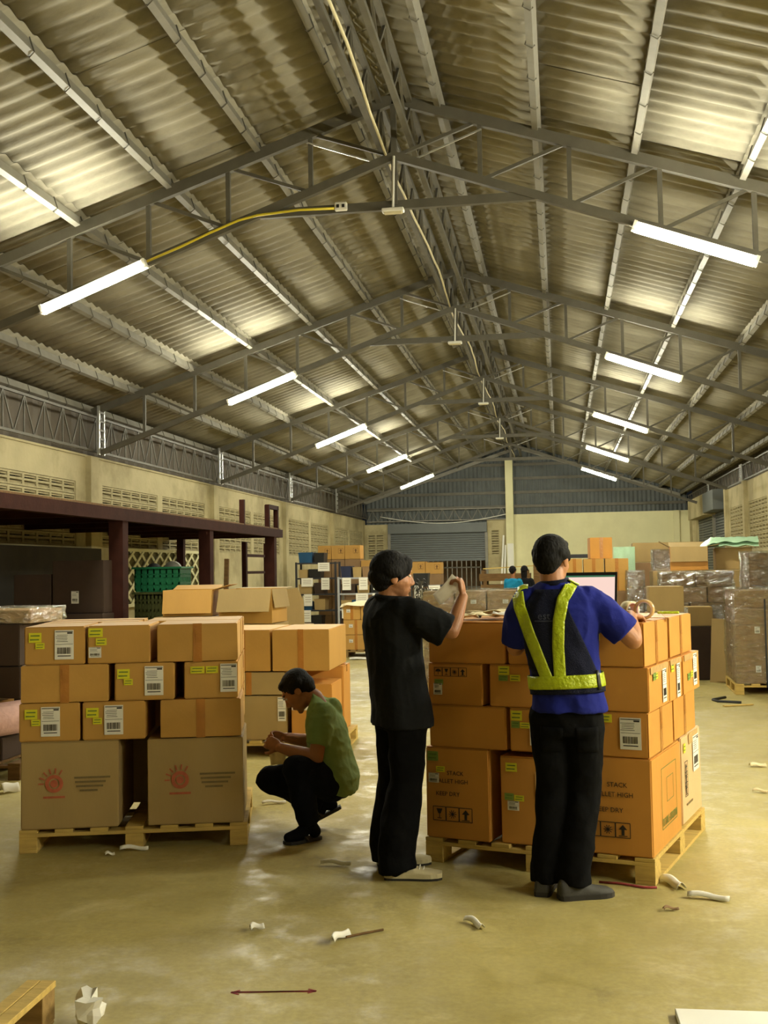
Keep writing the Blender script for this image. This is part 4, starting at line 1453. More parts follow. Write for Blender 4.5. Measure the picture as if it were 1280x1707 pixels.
# ---- stock at the right
GO = 'orange cartons behind the laptop'
for x, z, lb, rot in (((0.10, 0.33), (1.335, 1.67), 'left', 0), ((0.35, 0.65), (1.33, 1.665), 'middle', 0), ((0.67, 1.01), (1.18, 1.665), 'right', 0)):
    plain(x, (17.0, 17.45), z, 'golden carton in the row behind the laptop, %s one' % lb, 'carton2', rot, 'front', (), GO)
plain((0.44, 0.77), (17.05, 17.4), (1.668, 1.985), 'golden carton tilted on top of the row behind the laptop', 'carton', 5, 'front', (), GO)
for x, z, lb in (((0.05, 0.65), (0.0, 0.62), 'left base'), ((0.67, 1.0), (0.0, 0.60), 'right base'), ((0.05, 0.65), (0.625, 1.325), 'left upper'), ((0.67, 1.0), (0.605, 1.175), 'right upper')):
    plain(x, (16.95, 17.5), z, 'brown carton below the golden row behind the laptop, %s one' % lb, 'carton_brown', 0, None, (), GO)
tb = thing('steel_table', 'dark steel table edge behind the tilted golden carton', 'table', (0.3, 19.2, 0))
box_obj('top', (0, 0, 1.73), (0.9, 0.5, 0.06), MT['rack'], tb)
for sx in (-0.4, 0.4):
    for sy in (-0.2, 0.2):
        box_obj('leg', (sx, sy, 0.85), (0.05, 0.05, 1.7), MT['rack'], tb)
# wrapped columns of cartons
GC = 'film-wrapped cartons at right'
for i, (x, z) in enumerate((((0.97, 1.18), (0.0, 0.95)), ((0.97, 1.18), (0.955, 1.46)))):
    plain(x, (16.4, 16.8), z, 'narrow wrapped grey carton right of the laptop, %s' % ('lower', 'upper')[i], 'carton_brown', 0, None, (), GC)
wrap((0.97, 1.18), (16.4, 16.8), (0, 1.47), 'film around the narrow cartons right of the laptop', 'wrap_thick')
pallet(Frame(1.2, 15.9, 0), 0, 1.2, 0, 1.0, 'pallet under the big film-wrapped load at right', m='wood2')
for nm, x, z in (('bottom left', (1.22, 1.75), (0.13, 0.68)), ('bottom right', (1.78, 2.36), (0.13, 0.68)), ('second left', (1.22, 1.75), (0.685, 1.02)), ('second right', (1.78, 2.36), (0.685, 1.02)), ('third left', (1.18, 1.62), (1.025, 1.235)), ('third centre', (1.64, 2.0), (1.025, 1.235)), ('third right', (2.02, 2.37), (1.025, 1.235)), ('top left', (1.4, 1.85), (1.24, 1.44)), ('top right', (1.87, 2.35), (1.24, 1.44))):
    plain(x, (15.95, 16.35) if nm.startswith('top') else (15.95, 16.85), z, 'brown carton in the big wrapped load at right, ' + nm, 'carton_brown', 0, None, (), GC)
wrap((1.19, 2.37), (15.95, 16.85), (0.13, 1.235), 'shiny film around the lower part of the big load at right')
wrap((1.40, 2.35), (15.95, 16.35), (1.24, 1.445), 'shiny film around the top cartons of the big load at right', 'wrap_thick')
plain((1.15, 1.60), (15.1, 15.5), (0.93, 1.27), 'plain kraft carton in front of the big wrapped load', 'carton_kraft', 0, None)
plain((1.12, 1.62), (15.05, 15.55), (0.0, 0.925), 'tall brown carton under the plain kraft one', 'carton_brown', 0, None)
plain((1.64, 2.02), (15.55, 15.9), (0.72, 0.98), 'small kraft carton with a white label by the leaning boards', 'carton_kraft', 0, None, [('label', 'front', .08, .6, .05, .2)])
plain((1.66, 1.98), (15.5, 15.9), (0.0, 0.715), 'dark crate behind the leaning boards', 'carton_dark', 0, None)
for i, (x, y) in enumerate(((1.93, 15.15), (1.98, 15.02))):
    mb = MB(); mb.box((0, 0, 0.42), (0.30 - 0.02 * i, 0.015, 0.84 - 0.05 * i))
    bevelled(mb.mesh('x', MT['carton_kraft']))
    o = mb.build('cardboard_sheet', MT['carton_kraft'], None, False, (x + 0.12, y, 0.0)); o.rotation_euler = (math.radians(-9), 0, math.radians(-28))
    tag(o, '%s kraft board leaning beside the strapped pallet' % ('rear', 'front')[i], 'board', 'leaning boards')
open_carton((1.63, 2.17), (16.95, 17.4), (1.47, 1.82), 'open brown carton with a folded flap on top of the right stock', 'carton', -3, (1, 1, 1, 1), None, (172, 70, 60, 80))
plain((1.35, 2.9), (16.95, 17.6), (0.0, 0.9), 'wide brown carton at the base behind the big wrapped load', 'carton_brown', 0, None)
plain((1.36, 2.88), (16.95, 17.6), (0.905, 1.465), 'wide kraft carton directly under the open brown carton', 'carton_kraft', 0, None)
plain((1.39, 1.62), (17.0, 17.3), (1.47, 1.77), 'small film-wrapped carton left of the open brown carton', 'carton_brown', 0, None)
wrap((1.39, 1.62), (17.0, 17.3), (1.47, 1.775), 'film around the small carton left of the open one', 'wrap_thick')
plain((1.2, 2.28), (18.4, 18.8), (0.0, 0.8), 'base carton below the long kraft carton at the back right', 'carton_brown', 0, None)
plain((1.2, 2.28), (18.4, 18.8), (0.805, 1.6), 'middle carton below the long kraft carton at the back right', 'carton_brown', 0, None)
plain((1.17, 2.27), (18.4, 18.8), (1.605, 1.92), 'long kraft carton lying at the back of the right stock', 'carton_kraft', 0, None)
plain((2.32, 2.85), (17.3, 17.6), (1.47, 1.80), 'kraft carton under the mint plastic sheet', 'carton_kraft', 0, None)
mb = MB()
nx, ny = 14, 5
vs = []
for i in range(nx + 1):
    for j in range(ny + 1):
        x, y = -0.45 + 0.85 * i / nx, -0.25 + 0.5 * j / ny
        z = 0.14 + 0.015 * math.sin(i * 1.3 + j * 2) - (0.14 * ((3 - i) / 3) if i < 3 else 0) - (0.07 if j in (0, ny) else 0)
        vs.append((x, y, z))
top = [(i * (ny + 1) + j, (i + 1) * (ny + 1) + j, (i + 1) * (ny + 1) + j + 1, i * (ny + 1) + j + 1) for i in range(nx) for j in range(ny)]
mb.add(vs, top)
mb.add([(x, y, max(0.0, z - 0.06)) for x, y, z in vs], [tuple(reversed(q)) for q in top])
o = mb.build('plastic_sheet', MT['mint'], None, True, (2.53, 17.42, 1.81)); tag(o, 'crumpled mint green plastic sheet lying on the right stock', 'plastic sheet')
mb = MB()
vs = [(-0.17 + 0.34 * i / 6, 0.02 * math.sin(i * 2 + j), -0.4 + 0.4 * j / 5) for i in range(7) for j in range(6)]
mb.add(vs, [(i * 6 + j, (i + 1) * 6 + j, (i + 1) * 6 + j + 1, i * 6 + j + 1) for i in range(6) for j in range(5)])
o = mb.build('plastic_sheet', MT['mint'], None, True, (1.03, 18.35, 1.86)); tag(o, 'pale green plastic sheet hanging beside the golden cartons', 'plastic sheet')
# strapped pallet at the right edge
FS = Frame(2.02, 13.75, -2)
pallet(FS, 0, 1.2, 0, 1.05, 'pallet under the black-strapped load at the right edge', m='wood')
GS = 'cartons of the strapped load at the right edge'
for r_, (z0, z1) in enumerate(((0.13, 0.82), (0.825, 1.02), (1.025, 1.23))):
    for i, (a, b) in enumerate(((0.02, 0.58), (0.6, 1.18))):
        carton(FS, (a, b), (0.02, 1.03), (z0, z1), 'brown carton of the strapped load, %s row, %s half' % (('bottom', 'middle', 'upper')[r_], ('left', 'right')[i]), 'carton_brown', None, [('label', 'front', 0.45, 0.25, 0.06, 0.08), ('label', 'front', 0.45, 0.92, 0.06, 0.08)] if (r_ == 0 and i == 0) else (), group=GS)
wrap((2.06, 3.2), (13.75, 14.75), (0.13, 1.24), 'shiny film around the strapped load at the right edge', 'wrap', -2)
mb = MB()
mb.box((0, -0.53, 0.62), (0.02, 0.004, 1.02)); mb.box((0, 0.53, 0.62), (0.02, 0.004, 1.02)); mb.box((0, 0, 1.275), (0.02, 1.06, 0.004))
for s in (-1, 1):
    mb.box((0, 0.53 * s, 0.12), (0.02, 0.004, 0.06))
o = mb.build('pallet_strap', MT['strap'], None, False, FS.p(0.36, 0.52, 0.0) + Vector((0, -0.012, 0)), math.radians(-2)); tag(o, 'black strap down the front of the load at the right edge', 'strap')
plain((2.42, 3.2), (14.85, 15.6), (0.0, 1.19), 'tall brown carton behind the strapped load', 'carton_brown', 0, None)
plain((2.40, 3.2), (14.85, 15.5), (1.195, 1.69), 'film-wrapped brown carton high behind the strapped load', 'carton_brown', 0, None)
wrap((2.40, 3.2), (14.85, 15.5), (1.195, 1.70), 'shiny film around the high carton behind the strapped load', 'wrap_thick')


# ================================================================== PEOPLE
def V3(*a):
    return Vector(a)


def ring(c, a, b, rx, ry, n=24, e=2.3):
    out = []
    for k in range(n):
        t = 2 * PI * k / n
        cx, sx = math.cos(t), math.sin(t)
        out.append(Vector(c) + a * (rx * math.copysign(abs(cx) ** (2 / e), cx)) + b * (ry * math.copysign(abs(sx) ** (2 / e), sx)))
    return out


def limb(mb, pts, n=16, caps=(True, True)):
    """tapering limb through (point, radius); rounded at the inner joints and, if asked, the ends"""
    P = [Vector(p) for p, r in pts]
    R = [r for p, r in pts]
    for i in range(len(P) - 1):
        mb.tube([P[i], P[i + 1]], [R[i], R[i + 1]], n)
    for i in range(len(P)):
        if (i == 0 and not caps[0]) or (i == len(P) - 1 and not caps[1]):
            continue
        mb.ell(P[i], (R[i],) * 3, None, n, 8)


def skin_over(mb, name, m, parent, voxel=0.006, smooth=4, folds=None, lattice=None):
    me = mb.mesh(name + '_raw', m)
    tmp = bpy.data.objects.new('tmp', me)
    COL.objects.link(tmp)
    r = tmp.modifiers.new('r', 'REMESH')
    r.mode = 'VOXEL'
    r.voxel_size = voxel
    r.use_smooth_shade = True
    s = tmp.modifiers.new('s', 'SMOOTH')
    s.factor = 0.5
    s.iterations = smooth
    dg = bpy.context.evaluated_depsgraph_get()
    out = bpy.data.meshes.new_from_object(tmp.evaluated_get(dg))
    bpy.data.objects.remove(tmp)
    bpy.data.meshes.remove(me)
    out.name = name
    out.materials.clear()
    out.materials.append(m)
    if folds:
        amp, sc, st = folds
        nrm = [Vector(v.normal) for v in out.vertices]
        for v, nv in zip(out.vertices, nrm):
            q = Vector((v.co.x * st[0], v.co.y * st[1], v.co.z * st[2])) * sc
            d = noise.noise(q) + 0.5 * noise.noise(q * 2.3)
            d = 1.0 - 2.0 * abs(d)          # sharp creases between soft folds
            v.co = v.co + nv * (amp * (d - 0.4))
    out.polygons.foreach_set('use_smooth', [True] * len(out.polygons))
    out.update()
    return new_obj(name, out, parent)


def head_shapes(mb, c, f, u, k=1.0):
    r = f.cross(u).normalized()
    A = (r, f, u)
    E = lambda dr, df, du, rr: mb.ell(c + r * (dr * k) + f * (df * k) + u * (du * k), tuple(q * k for q in rr), A, 18, 12)
    E(0, -0.012, 0.03, (0.074, 0.094, 0.082))
    E(0, 0.028, -0.02, (0.064, 0.066, 0.075))
    E(0, 0.034, -0.06, (0.051, 0.058, 0.05))
    E(0, 0.072, -0.098, (0.022, 0.02, 0.017))
    E(0, 0.075, 0.035, (0.05, 0.022, 0.014))
    for s in (-1, 1):
        E(s * 0.034, 0.056, -0.025, (0.024, 0.024, 0.028))
        E(s * 0.034, 0.018, -0.062, (0.018, 0.040, 0.026))
        E(s * 0.076, -0.008, -0.008, (0.009, 0.021, 0.032))
        E(s * 0.080, -0.014, 0.006, (0.007, 0.014, 0.018))
        E(s * 0.011, 0.098, -0.034, (0.009, 0.011, 0.008))
    limb(mb, [(c + f * (0.086 * k) + u * (0.018 * k), 0.009 * k), (c + f * (0.107 * k) - u * (0.026 * k), 0.0125 * k)], 10)
    E(0, 0.088, -0.056, (0.022, 0.013, 0.007))
    E(0, 0.086, -0.067, (0.019, 0.013, 0.008))
    return r


def face_parts(t, c, f, u, k=1.0):
    r = f.cross(u).normalized()
    A = (r, f, u)
    for s in (-1, 1):
        p = c + r * (s * 0.031 * k) + f * (0.079 * k) + u * (0.008 * k)
        mb = MB(); mb.ell(p, (0.0125 * k, 0.0085 * k, 0.006 * k), A, 12, 8)
        e = mb.build('eye', MT['eye_white'], t, True)
        mb = MB(); mb.ell(p + f * 0.006 * k, (0.0055 * k, 0.004 * k, 0.0052 * k), A, 10, 6)
        mb.build('iris', MT['ink'], e, True)
        mb = MB(); mb.bar(p + r * (-0.016 * s * k) + u * 0.021 * k + f * 0.005, p + r * (0.017 * s * k) + u * 0.022 * k - f * 0.003, 0.008, 0.006, u)
        mb.build('eyebrow', MT['hair'], t)
    mb = MB(); mb.bar(c - r * 0.019 * k + f * 0.097 * k - u * 0.0615 * k, c + r * 0.019 * k + f * 0.097 * k - u * 0.0615 * k, 0.007, 0.003, u)
    mb.build('mouth', MT['lip'], t)


def hand_shapes(mb, wrist, d, nrm, thumb, curl=(25, 35, 25), spread=0.0, k=1.0):
    """palm, four fingers of different length and a thumb; d points to the fingers, nrm out of the palm, thumb (+1/-1) side"""
    d = d.normalized()
    nrm = (nrm - d * nrm.dot(d)).normalized()
    l = d.cross(nrm).normalized() * thumb
    c = wrist + d * (0.05 * k)
    mb.ell(c, (0.040 * k, 0.052 * k, 0.017 * k), (l, d, nrm), 16, 10)
    mb.ell(wrist + d * 0.075 * k, (0.041 * k, 0.020 * k, 0.0135 * k), (l, d, nrm), 14, 8)
    mb.ell(wrist + d * 0.035 * k + l * 0.022 * k + nrm * 0.008, (0.017 * k, 0.03 * k, 0.015 * k), (l, d, nrm), 12, 8)
    for off, ln, dv in ((0.031, 0.072, 0.04), (0.0105, 0.082, 0.01), (-0.010, 0.075, -0.03), (-0.030, 0.058, -0.08)):
        p = wrist + d * ((0.083 - abs(off - 0.01) * 0.25) * k) + l * (off * k)
        dd = (d + l * (dv + spread * off * 8)).normalized()
        ang = 0
        pts = [(p, 0.0092 * k)]
        for j, fr_ in enumerate((0.42, 0.32, 0.26)):
            ang += math.radians(curl[j])
            q = dd * math.cos(ang) + nrm * math.sin(ang)
            p = p + q * (ln * fr_ * k)
            pts.append((p, (0.0085, 0.0078, 0.0066)[j] * k))
        limb(mb, pts, 10)
    p = wrist + d * 0.03 * k + l * 0.034 * k
    t1 = (l * 0.62 + d * 0.62 + nrm * 0.4).normalized()
    t2 = (l * 0.1 + d * 0.85 + nrm * 0.6).normalized()
    a = p + t1 * 0.038 * k
    b = a + t2 * 0.03 * k
    limb(mb, [(p, 0.0125 * k), (a, 0.0105 * k), (b, 0.009 * k)], 10)


def hair_cap(t, c, f, u, thick=0.012, fringe=0.0, nape=0.0, seed=0.0, k=1.0):
    r = f.cross(u).normalized()
    A = (r, f, u)
    mb = MB()
    E = lambda dr, df, du, rr: mb.ell(c + r * (dr * k) + f * (df * k) + u * (du * k), tuple(q * k for q in rr), A, 20, 14)
    E(0, -0.020, 0.042, (0.076 + thick * 0.8, 0.090 + thick * 0.7, 0.074 + thick))
    E(0, -0.052, 0.0, (0.068 + thick * 0.8, 0.055 + thick, 0.062))
    E(0, -0.056, -0.038 - nape, (0.056, 0.036 + thick * 0.5, 0.04))
    for s in (-1, 1):
        E(s * (0.066 + thick * 0.5), -0.02, 0.028, (0.018 + thick * 0.5, 0.052, 0.036))
        E(s * (0.070 + thick * 0.3), 0.018, 0.014, (0.010 + thick * 0.3, 0.016, 0.024))
    E(0, 0.028 + thick * 0.8, 0.080, (0.062, 0.040 + thick * 0.5, 0.024 + thick * 0.6))
    if fringe:
        E(0.0, 0.074, 0.062, (0.06, 0.022, 0.024 + fringe))
        E(0.035, 0.062, 0.05, (0.03, 0.025, 0.026 + fringe))
    return skin_over(mb, 'hair', MT['hair'], t, 0.005, 5, (0.0022, 90.0, (1.0, 1.0, 0.3)))


MT.update(
    skin=mat('skin', (176, 122, 84), 0.5, 0, 0.06, 20, 0.06, 120, 0.4),
    skin2=mat('tanned_skin', (150, 98, 62), 0.5, 0, 0.08, 20, 0.06, 120, 0.4),
    hair=mat('black_hair', (14, 12, 11), 0.75, 0, 0.3, 60, 0.25, 120, 0.2, (1, 1, 0.25)),
    eye_white=mat('eye_white', (214, 206, 196), 0.3, 0, 0.02, 5),
    lip=mat('lip', (122, 70, 56), 0.5, 0, 0.05, 5),
    shirt_black=mat('black_cotton', (24, 25, 27), 0.9, 0, 0.15, 12, 0.3, 18, 0.12),
    shirt_blue=mat('blue_cotton', (23, 32, 118), 0.85, 0, 0.1, 12, 0.3, 18, 0.2),
    shirt_green=mat('green_cotton', (116, 138, 84), 0.9, 0, 0.1, 12, 0.3, 18, 0.15),
    shirt_sky=mat('sky_cotton', (30, 128, 168), 0.9, 0, 0.1, 12, 0.2, 18, 0.15),
    trousers=mat('black_denim', (13, 13, 14), 0.92, 0, 0.2, 14, 0.3, 22, 0.08),
    jeans=mat('dark_denim', (17, 20, 28), 0.92, 0, 0.2, 14, 0.3, 22, 0.1),
    vest=mat('navy_mesh_vest', (18, 21, 42), 0.85, 0, 0.15, 60, 0.4, 200, 0.2),
    hivis=mat('lime_reflective_band', (176, 192, 18), 0.34, 0, 0.07, 30, 0.5, 60, 0.6),
    sneaker=mat('cream_sneaker', (206, 194, 154), 0.75, 0, 0.06, 14, 0.15, 40),
    sole=mat('dark_sole', (42, 38, 32), 0.8, 0, 0.1, 14),
    shoe_grey=mat('charcoal_shoe', (58, 56, 52), 0.75, 0, 0.1, 14, 0.15, 40),
    vest_line=mat('vest_underline', (56, 60, 78), 0.7),
    sandal=mat('dark_sandal', (34, 36, 38), 0.6, 0, 0.1, 14),
)


def shoe(t, heel, d, L=0.275, Wd=0.095, m='sneaker', name='sneaker', laces=True, Hh=0.095):
    """low shoe resting on the floor: upper, sole and laces"""
    d = Vector((d[0], d[1], 0)).normalized()
    s = Vector((-d.y, d.x, 0))
    heel = Vector(heel)
    up = Vector((0, 0, 1))
    mb = MB()
    prof = ((0.0, 0.52, 0.80), (0.04, 0.70, 0.96), (0.14, 0.80, 1.0), (0.28, 0.82, 0.98), (0.42, 0.84, 0.84), (0.55, 0.92, 0.66), (0.68, 1.0, 0.56), (0.80, 0.98, 0.50), (0.91, 0.80, 0.42), (0.985, 0.45, 0.30))
    rings = []
    for x, w, h in prof:
        rg = []
        for k in range(14):
            a = PI * k / 13
            rg.append(heel + d * (x * L) + s * (math.cos(a) * w * Wd / 2) + up * (0.018 + (max(0.0, math.sin(a)) ** 0.7) * (h * Hh - 0.018)))
        rings.append(rg)
    mb.loft(rings)
    o = skin_over(mb, name, MT[m], t, 0.005, 2)
    sb = MB()
    outl = [heel + d * (x * L) + s * (sg * w * Wd / 2 * 1.04) for sg, seq in ((1, prof), (-1, tuple(reversed(prof)))) for x, w, h in seq]
    sb.loft([[p + up * 0.0 for p in outl], [p + up * 0.022 for p in outl]])
    sb.build('sole', MT['sole' if m != 'sneaker' else 'sole'], o)
    if m == 'sneaker':
        sb = MB()
        o2 = [heel + d * (x * L) + s * (sg * w * Wd / 2 * 1.05) for sg, seq in ((1, prof), (-1, tuple(reversed(prof)))) for x, w, h in seq]
        sb.loft([[p + up * 0.012 for p in o2], [p + up * 0.034 for p in o2]])
        sb.build('midsole', MT['sneaker'], o)
    if laces:
        lb = MB()
        for i in range(5):
            x = 0.40 + i * 0.065
            h = (0.86 - i * 0.075) * Hh + 0.006
            lb.tube([heel + d * (x * L) + s * (-0.03) + up * (h - 0.014), heel + d * ((x + 0.02) * L) + up * (h + 0.002), heel + d * ((x + 0.01) * L) + s * 0.03 + up * (h - 0.014)], 0.0035, 6)
        lb.build('laces', MT['paper'], o)
    return o


def project_strip(bvh, rays, off):
    out = []
    for o, d in rays:
        loc, nrm, idx, dist = bvh.ray_cast(o, d)
        out.append((loc - d * off) if loc is not None else None)
    return out


def band(bvh, cols, off, name, m, parent, thick=0.003):
    """cols: list of [rays across the band]; lays a band of cloth onto the surface below"""
    vs, fs, ok = [], [], {}
    rows = len(cols[0])
    for i, c in enumerate(cols):
        for j, p in enumerate(project_strip(bvh, c, off)):
            if p is not None:
                ok[(i, j)] = len(vs)
                vs.append(p)
    for i in range(len(cols) - 1):
        for j in range(rows - 1):
            q = [(i, j), (i + 1, j), (i + 1, j + 1), (i, j + 1)]
            if all(k in ok for k in q):
                pts = [vs[ok[k]] for k in q]
                if max((pts[a] - pts[b]).length for a in range(4) for b in range(4)) < 0.12:
                    fs.append(tuple(ok[k] for k in q))
    mb = MB()
    mb.add(vs, fs)
    o = mb.build(name, m, parent, True)
    md = o.modifiers.new('thickness', 'SOLIDIFY')
    md.thickness = thick
    md.offset = 0
    return o


def sheet_paper(name, label, pts_fn, n, m_, m='paper', cat='paper'):
    mb = MB()
    vs = [pts_fn(i / n, j / m_) for i in range(n + 1) for j in range(m_ + 1)]
    mb.add(vs, [(i * (m_ + 1) + j, (i + 1) * (m_ + 1) + j, (i + 1) * (m_ + 1) + j + 1, i * (m_ + 1) + j + 1) for i in range(n) for j in range(m_)])
    o = mb.build(name, MT[m], None, True)
    md = o.modifiers.new('thickness', 'SOLIDIFY')
    md.thickness = 0.0012
    return tag(o, label, cat)


UP = V3(0, 0, 1)

# ---------------- man in black, raising a paper
PL = V3(-0.83, 5.70, 0)
pl = thing('person', 'person in black T-shirt and black trousers standing and holding up a paper', 'person', PL)
w = lambda x, y, z: V3(x, y, z) - PL
F = V3(0.82, 0.57, 0).normalized()
Rt = V3(F.y, -F.x, 0)
hc, hf = w(-0.855, 5.685, 1.515), V3(0.93, 0.36, -0.08).normalized()
hu = (UP - hf * hf.z).normalized()
mb = MB()
head_shapes(mb, hc, hf, hu)
limb(mb, [(w(-0.885, 5.69, 1.37), 0.06), (w(-0.872, 5.688, 1.46), 0.054)])
mb.loft([ring(w(-0.87, 5.71, z), Rt, F, rx, ry) for z, rx, ry in ((0.86, 0.13, 0.09), (1.0, 0.125, 0.085), (1.2, 0.145, 0.09), (1.34, 0.15, 0.08), (1.40, 0.07, 0.06))])
RS, RE, RW = w(-0.775, 5.565, 1.345), w(-0.550, 5.615, 1.235), w(-0.500, 5.75, 1.405)
limb(mb, [(RS + (RE - RS) * 0.35, 0.044), (RE, 0.040), (RE + (RW - RE) * 0.3, 0.042), (RW, 0.0265)])
hd = V3(-0.12, 0.12, 1)
hand_shapes(mb, RW, hd, V3(-0.95, 0.15, 0.0), -1, (48, 62, 40))
LS, LE, LW = w(-0.975, 5.845, 1.345), w(-0.945, 5.97, 1.10), w(-0.84, 5.90, 1.02)
limb(mb, [(LS + (LE - LS) * 0.35, 0.044), (LE, 0.04), (LW, 0.0265)])
hand_shapes(mb, LW, V3(0.5, -0.2, -0.5), V3(0, -1, -0.3), 1)
RH, RK, RA = w(-0.785, 5.625, 0.88), w(-0.795, 5.63, 0.48), w(-0.845, 5.605, 0.09)
LH, LK, LA = w(-0.88, 5.775, 0.88), w(-0.875, 5.80, 0.48), w(-0.92, 5.845, 0.09)
for h, k_, a in ((RH, RK, RA), (LH, LK, LA)):
    limb(mb, [(h, 0.075), (k_, 0.052), (a, 0.036)])
skin_over(mb, 'body', MT['skin'], pl, 0.0048, 3)
face_parts(pl, hc, hf, hu)
hair_cap(pl, hc, hf, hu, 0.024, 0.016, 0.004)
mb = MB()
mb.loft([ring(w(x, y, z), Rt, F, rx, ry) for x, y, z, rx, ry in ((-0.825, 5.70, 0.755, 0.192, 0.150), (-0.83, 5.70, 0.88, 0.185, 0.138), (-0.845, 5.70, 1.0, 0.175, 0.128), (-0.86, 5.705, 1.14, 0.182, 0.132), (-0.87, 5.708, 1.26, 0.200, 0.128), (-0.875, 5.706, 1.335, 0.198, 0.108), (-0.88, 5.70, 1.385, 0.135, 0.082), (-0.882, 5.697, 1.412, 0.078, 0.068))])
limb(mb, [(RS - Rt * 0.03, 0.075), (RS + (RE - RS) * 0.3, 0.083), (RS + (RE - RS) * 0.88 + V3(0, 0, -0.012), 0.088)], 20, (True, False))
limb(mb, [(LS + Rt * 0.03, 0.075), (LS + (LE - LS) * 0.3, 0.082), (LS + (LE - LS) * 0.8, 0.085)], 20, (True, False))
skin_over(mb, 'tshirt', MT['shirt_black'], pl, 0.007, 4, (0.009, 7.0, (1, 1, 0.45)))
mb = MB(); mb.tube([w(-0.883, 5.696, 1.405), w(-0.881, 5.695, 1.424)], [0.076, 0.069], 24)
mb.build('collar', MT['shirt_black'], pl, True)
mb = MB()
mb.loft([ring(w(x, y, z), Rt, F, rx, ry) for x, y, z, rx, ry in ((-0.825, 5.70, 0.74, 0.165, 0.115), (-0.83, 5.70, 0.84, 0.17, 0.122), (-0.83, 5.70, 0.93, 0.15, 0.105))])
for h, k_, a, dx in ((RH, RK, RA, 0.0), (LH, LK, LA, 0.0)):
    limb(mb, [(h + V3(0, 0, -0.06), 0.100), (k_, 0.088), (k_ + (a - k_) * 0.6 + V3(-0.012, 0, 0), 0.098), (a + V3(-0.008, 0, 0.02), 0.098), (a + V3(0.005, 0, -0.045), 0.100)], 20, (True, False))
skin_over(mb, 'trousers', MT['trousers'], pl, 0.008, 4, (0.008, 6.5, (1, 1, 0.7)))
shoe(pl, w(-0.912, 5.60, 0), (1, 0.09), 0.295, 0.105)
shoe(pl, w(-0.99, 5.845, 0), (1, 0.25), 0.29, 0.105)
pinch = RW + PL + V3(-0.045, 0.0, 0.085)


def paper_fn(a, b):
    # label strip held at its upper corner, curling down and back towards the body
    x = pinch.x + 0.012 - 0.105 * a + 0.055 * b - 0.02 * b * a
    z = pinch.z + 0.035 - 0.135 * a - 0.055 * b + 0.03 * a * a
    y = pinch.y - 0.012 + 0.03 * math.sin(2.5 * a) + 0.01 * b
    return V3(x - 0.02, y, z)


sheet_paper('paper_label', 'white curling paper label held in the raised hand', paper_fn, 8, 4, 'paper_thin')

# ---------------- man in the hi-vis vest
PV = V3(-0.02, 5.42, 0)
pv = thing('person', 'person in blue shirt and lime reflective vest seen from behind at the laptop', 'person', PV)
w = lambda x, y, z: V3(x, y, z) - PV
F = V3(0.10, 0.995, 0).normalized()
Rt = V3(F.y, -F.x, 0)
hc, hf = w(-0.035, 5.43, 1.585), V3(0.46, 0.88, -0.12).normalized()
hu = (UP - hf * hf.z).normalized()
mb = MB()
head_shapes(mb, hc, hf, hu)
limb(mb, [(w(-0.035, 5.415, 1.43), 0.064), (w(-0.04, 5.42, 1.53), 0.058)])
mb.loft([ring(w(-0.01, 5.42, z), Rt, F, rx, ry) for z, rx, ry in ((0.88, 0.14, 0.09), (1.05, 0.135, 0.085), (1.25, 0.16, 0.09), (1.38, 0.165, 0.08), (1.45, 0.07, 0.06))])
RS, RE, RW = w(0.150, 5.42, 1.385), w(0.335, 5.43, 1.195), w(0.335, 5.62, 1.305)
limb(mb, [(RS + (RE - RS) * 0.35, 0.046), (RE, 0.043), (RE + (RW - RE) * 0.35, 0.045), (RW, 0.0285)])
hand_shapes(mb, RW, V3(0.45, 0.85, -0.12), V3(0.0, 0.0, -1), 1, (22, 28, 18))
LS, LE, LW = w(-0.185, 5.42, 1.385), w(-0.225, 5.50, 1.16), w(-0.10, 5.64, 1.30)
limb(mb, [(LS + (LE - LS) * 0.35, 0.046), (LE, 0.043), (LW, 0.0285)])
hand_shapes(mb, LW, V3(0.3, 0.9, -0.05), V3(0, 0, -1), -1, (20, 28, 18))
RH, RK, RA = w(0.095, 5.42, 0.90), w(0.085, 5.445, 0.48), w(0.03, 5.375, 0.09)
LH, LK, LA = w(-0.065, 5.42, 0.90), w(-0.060, 5.445, 0.48), w(-0.095, 5.43, 0.09)
for h, k_, a in ((RH, RK, RA), (LH, LK, LA)):
    limb(mb, [(h, 0.08), (k_, 0.054), (a, 0.038)])
skin_over(mb, 'body', MT['skin'], pv, 0.0048, 3)
face_parts(pv, hc, hf, hu)
hair_cap(pv, hc, hf, hu, 0.009, 0.0, 0.0, 4.0)
mb = MB()
mb.loft([ring(w(x, y, z), Rt, F, rx, ry) for x, y, z, rx, ry in ((0.028, 5.42, 0.865, 0.180, 0.138), (0.022, 5.42, 0.95, 0.172, 0.128), (0.010, 5.42, 1.06, 0.166, 0.120), (-0.004, 5.42, 1.2, 0.180, 0.124), (-0.014, 5.42, 1.32, 0.198, 0.122), (-0.018, 5.42, 1.395, 0.188, 0.100), (-0.022, 5.418, 1.445, 0.128, 0.080), (-0.026, 5.416, 1.478, 0.076, 0.068))])
limb(mb, [(RS - Rt * 0.03, 0.075), (RS + (RE - RS) * 0.35, 0.083), (RS + (RE - RS) * 0.80, 0.078)], 20, (True, False))
limb(mb, [(LS + Rt * 0.03, 0.075), (LS + (LE - LS) * 0.35, 0.080), (LS + (LE - LS) * 0.9, 0.076)], 20, (True, False))
shirt = skin_over(mb, 'shirt', MT['shirt_blue'], pv, 0.007, 4, (0.008, 8.0, (1, 1, 0.6)))
bvh = BVHTree.FromPolygons([v.co.copy() for v in shirt.data.vertices], [tuple(p.vertices) for p in shirt.data.polygons])
back = lambda x, z: (V3(x, 4.9, z) - PV, V3(0, 1, 0))
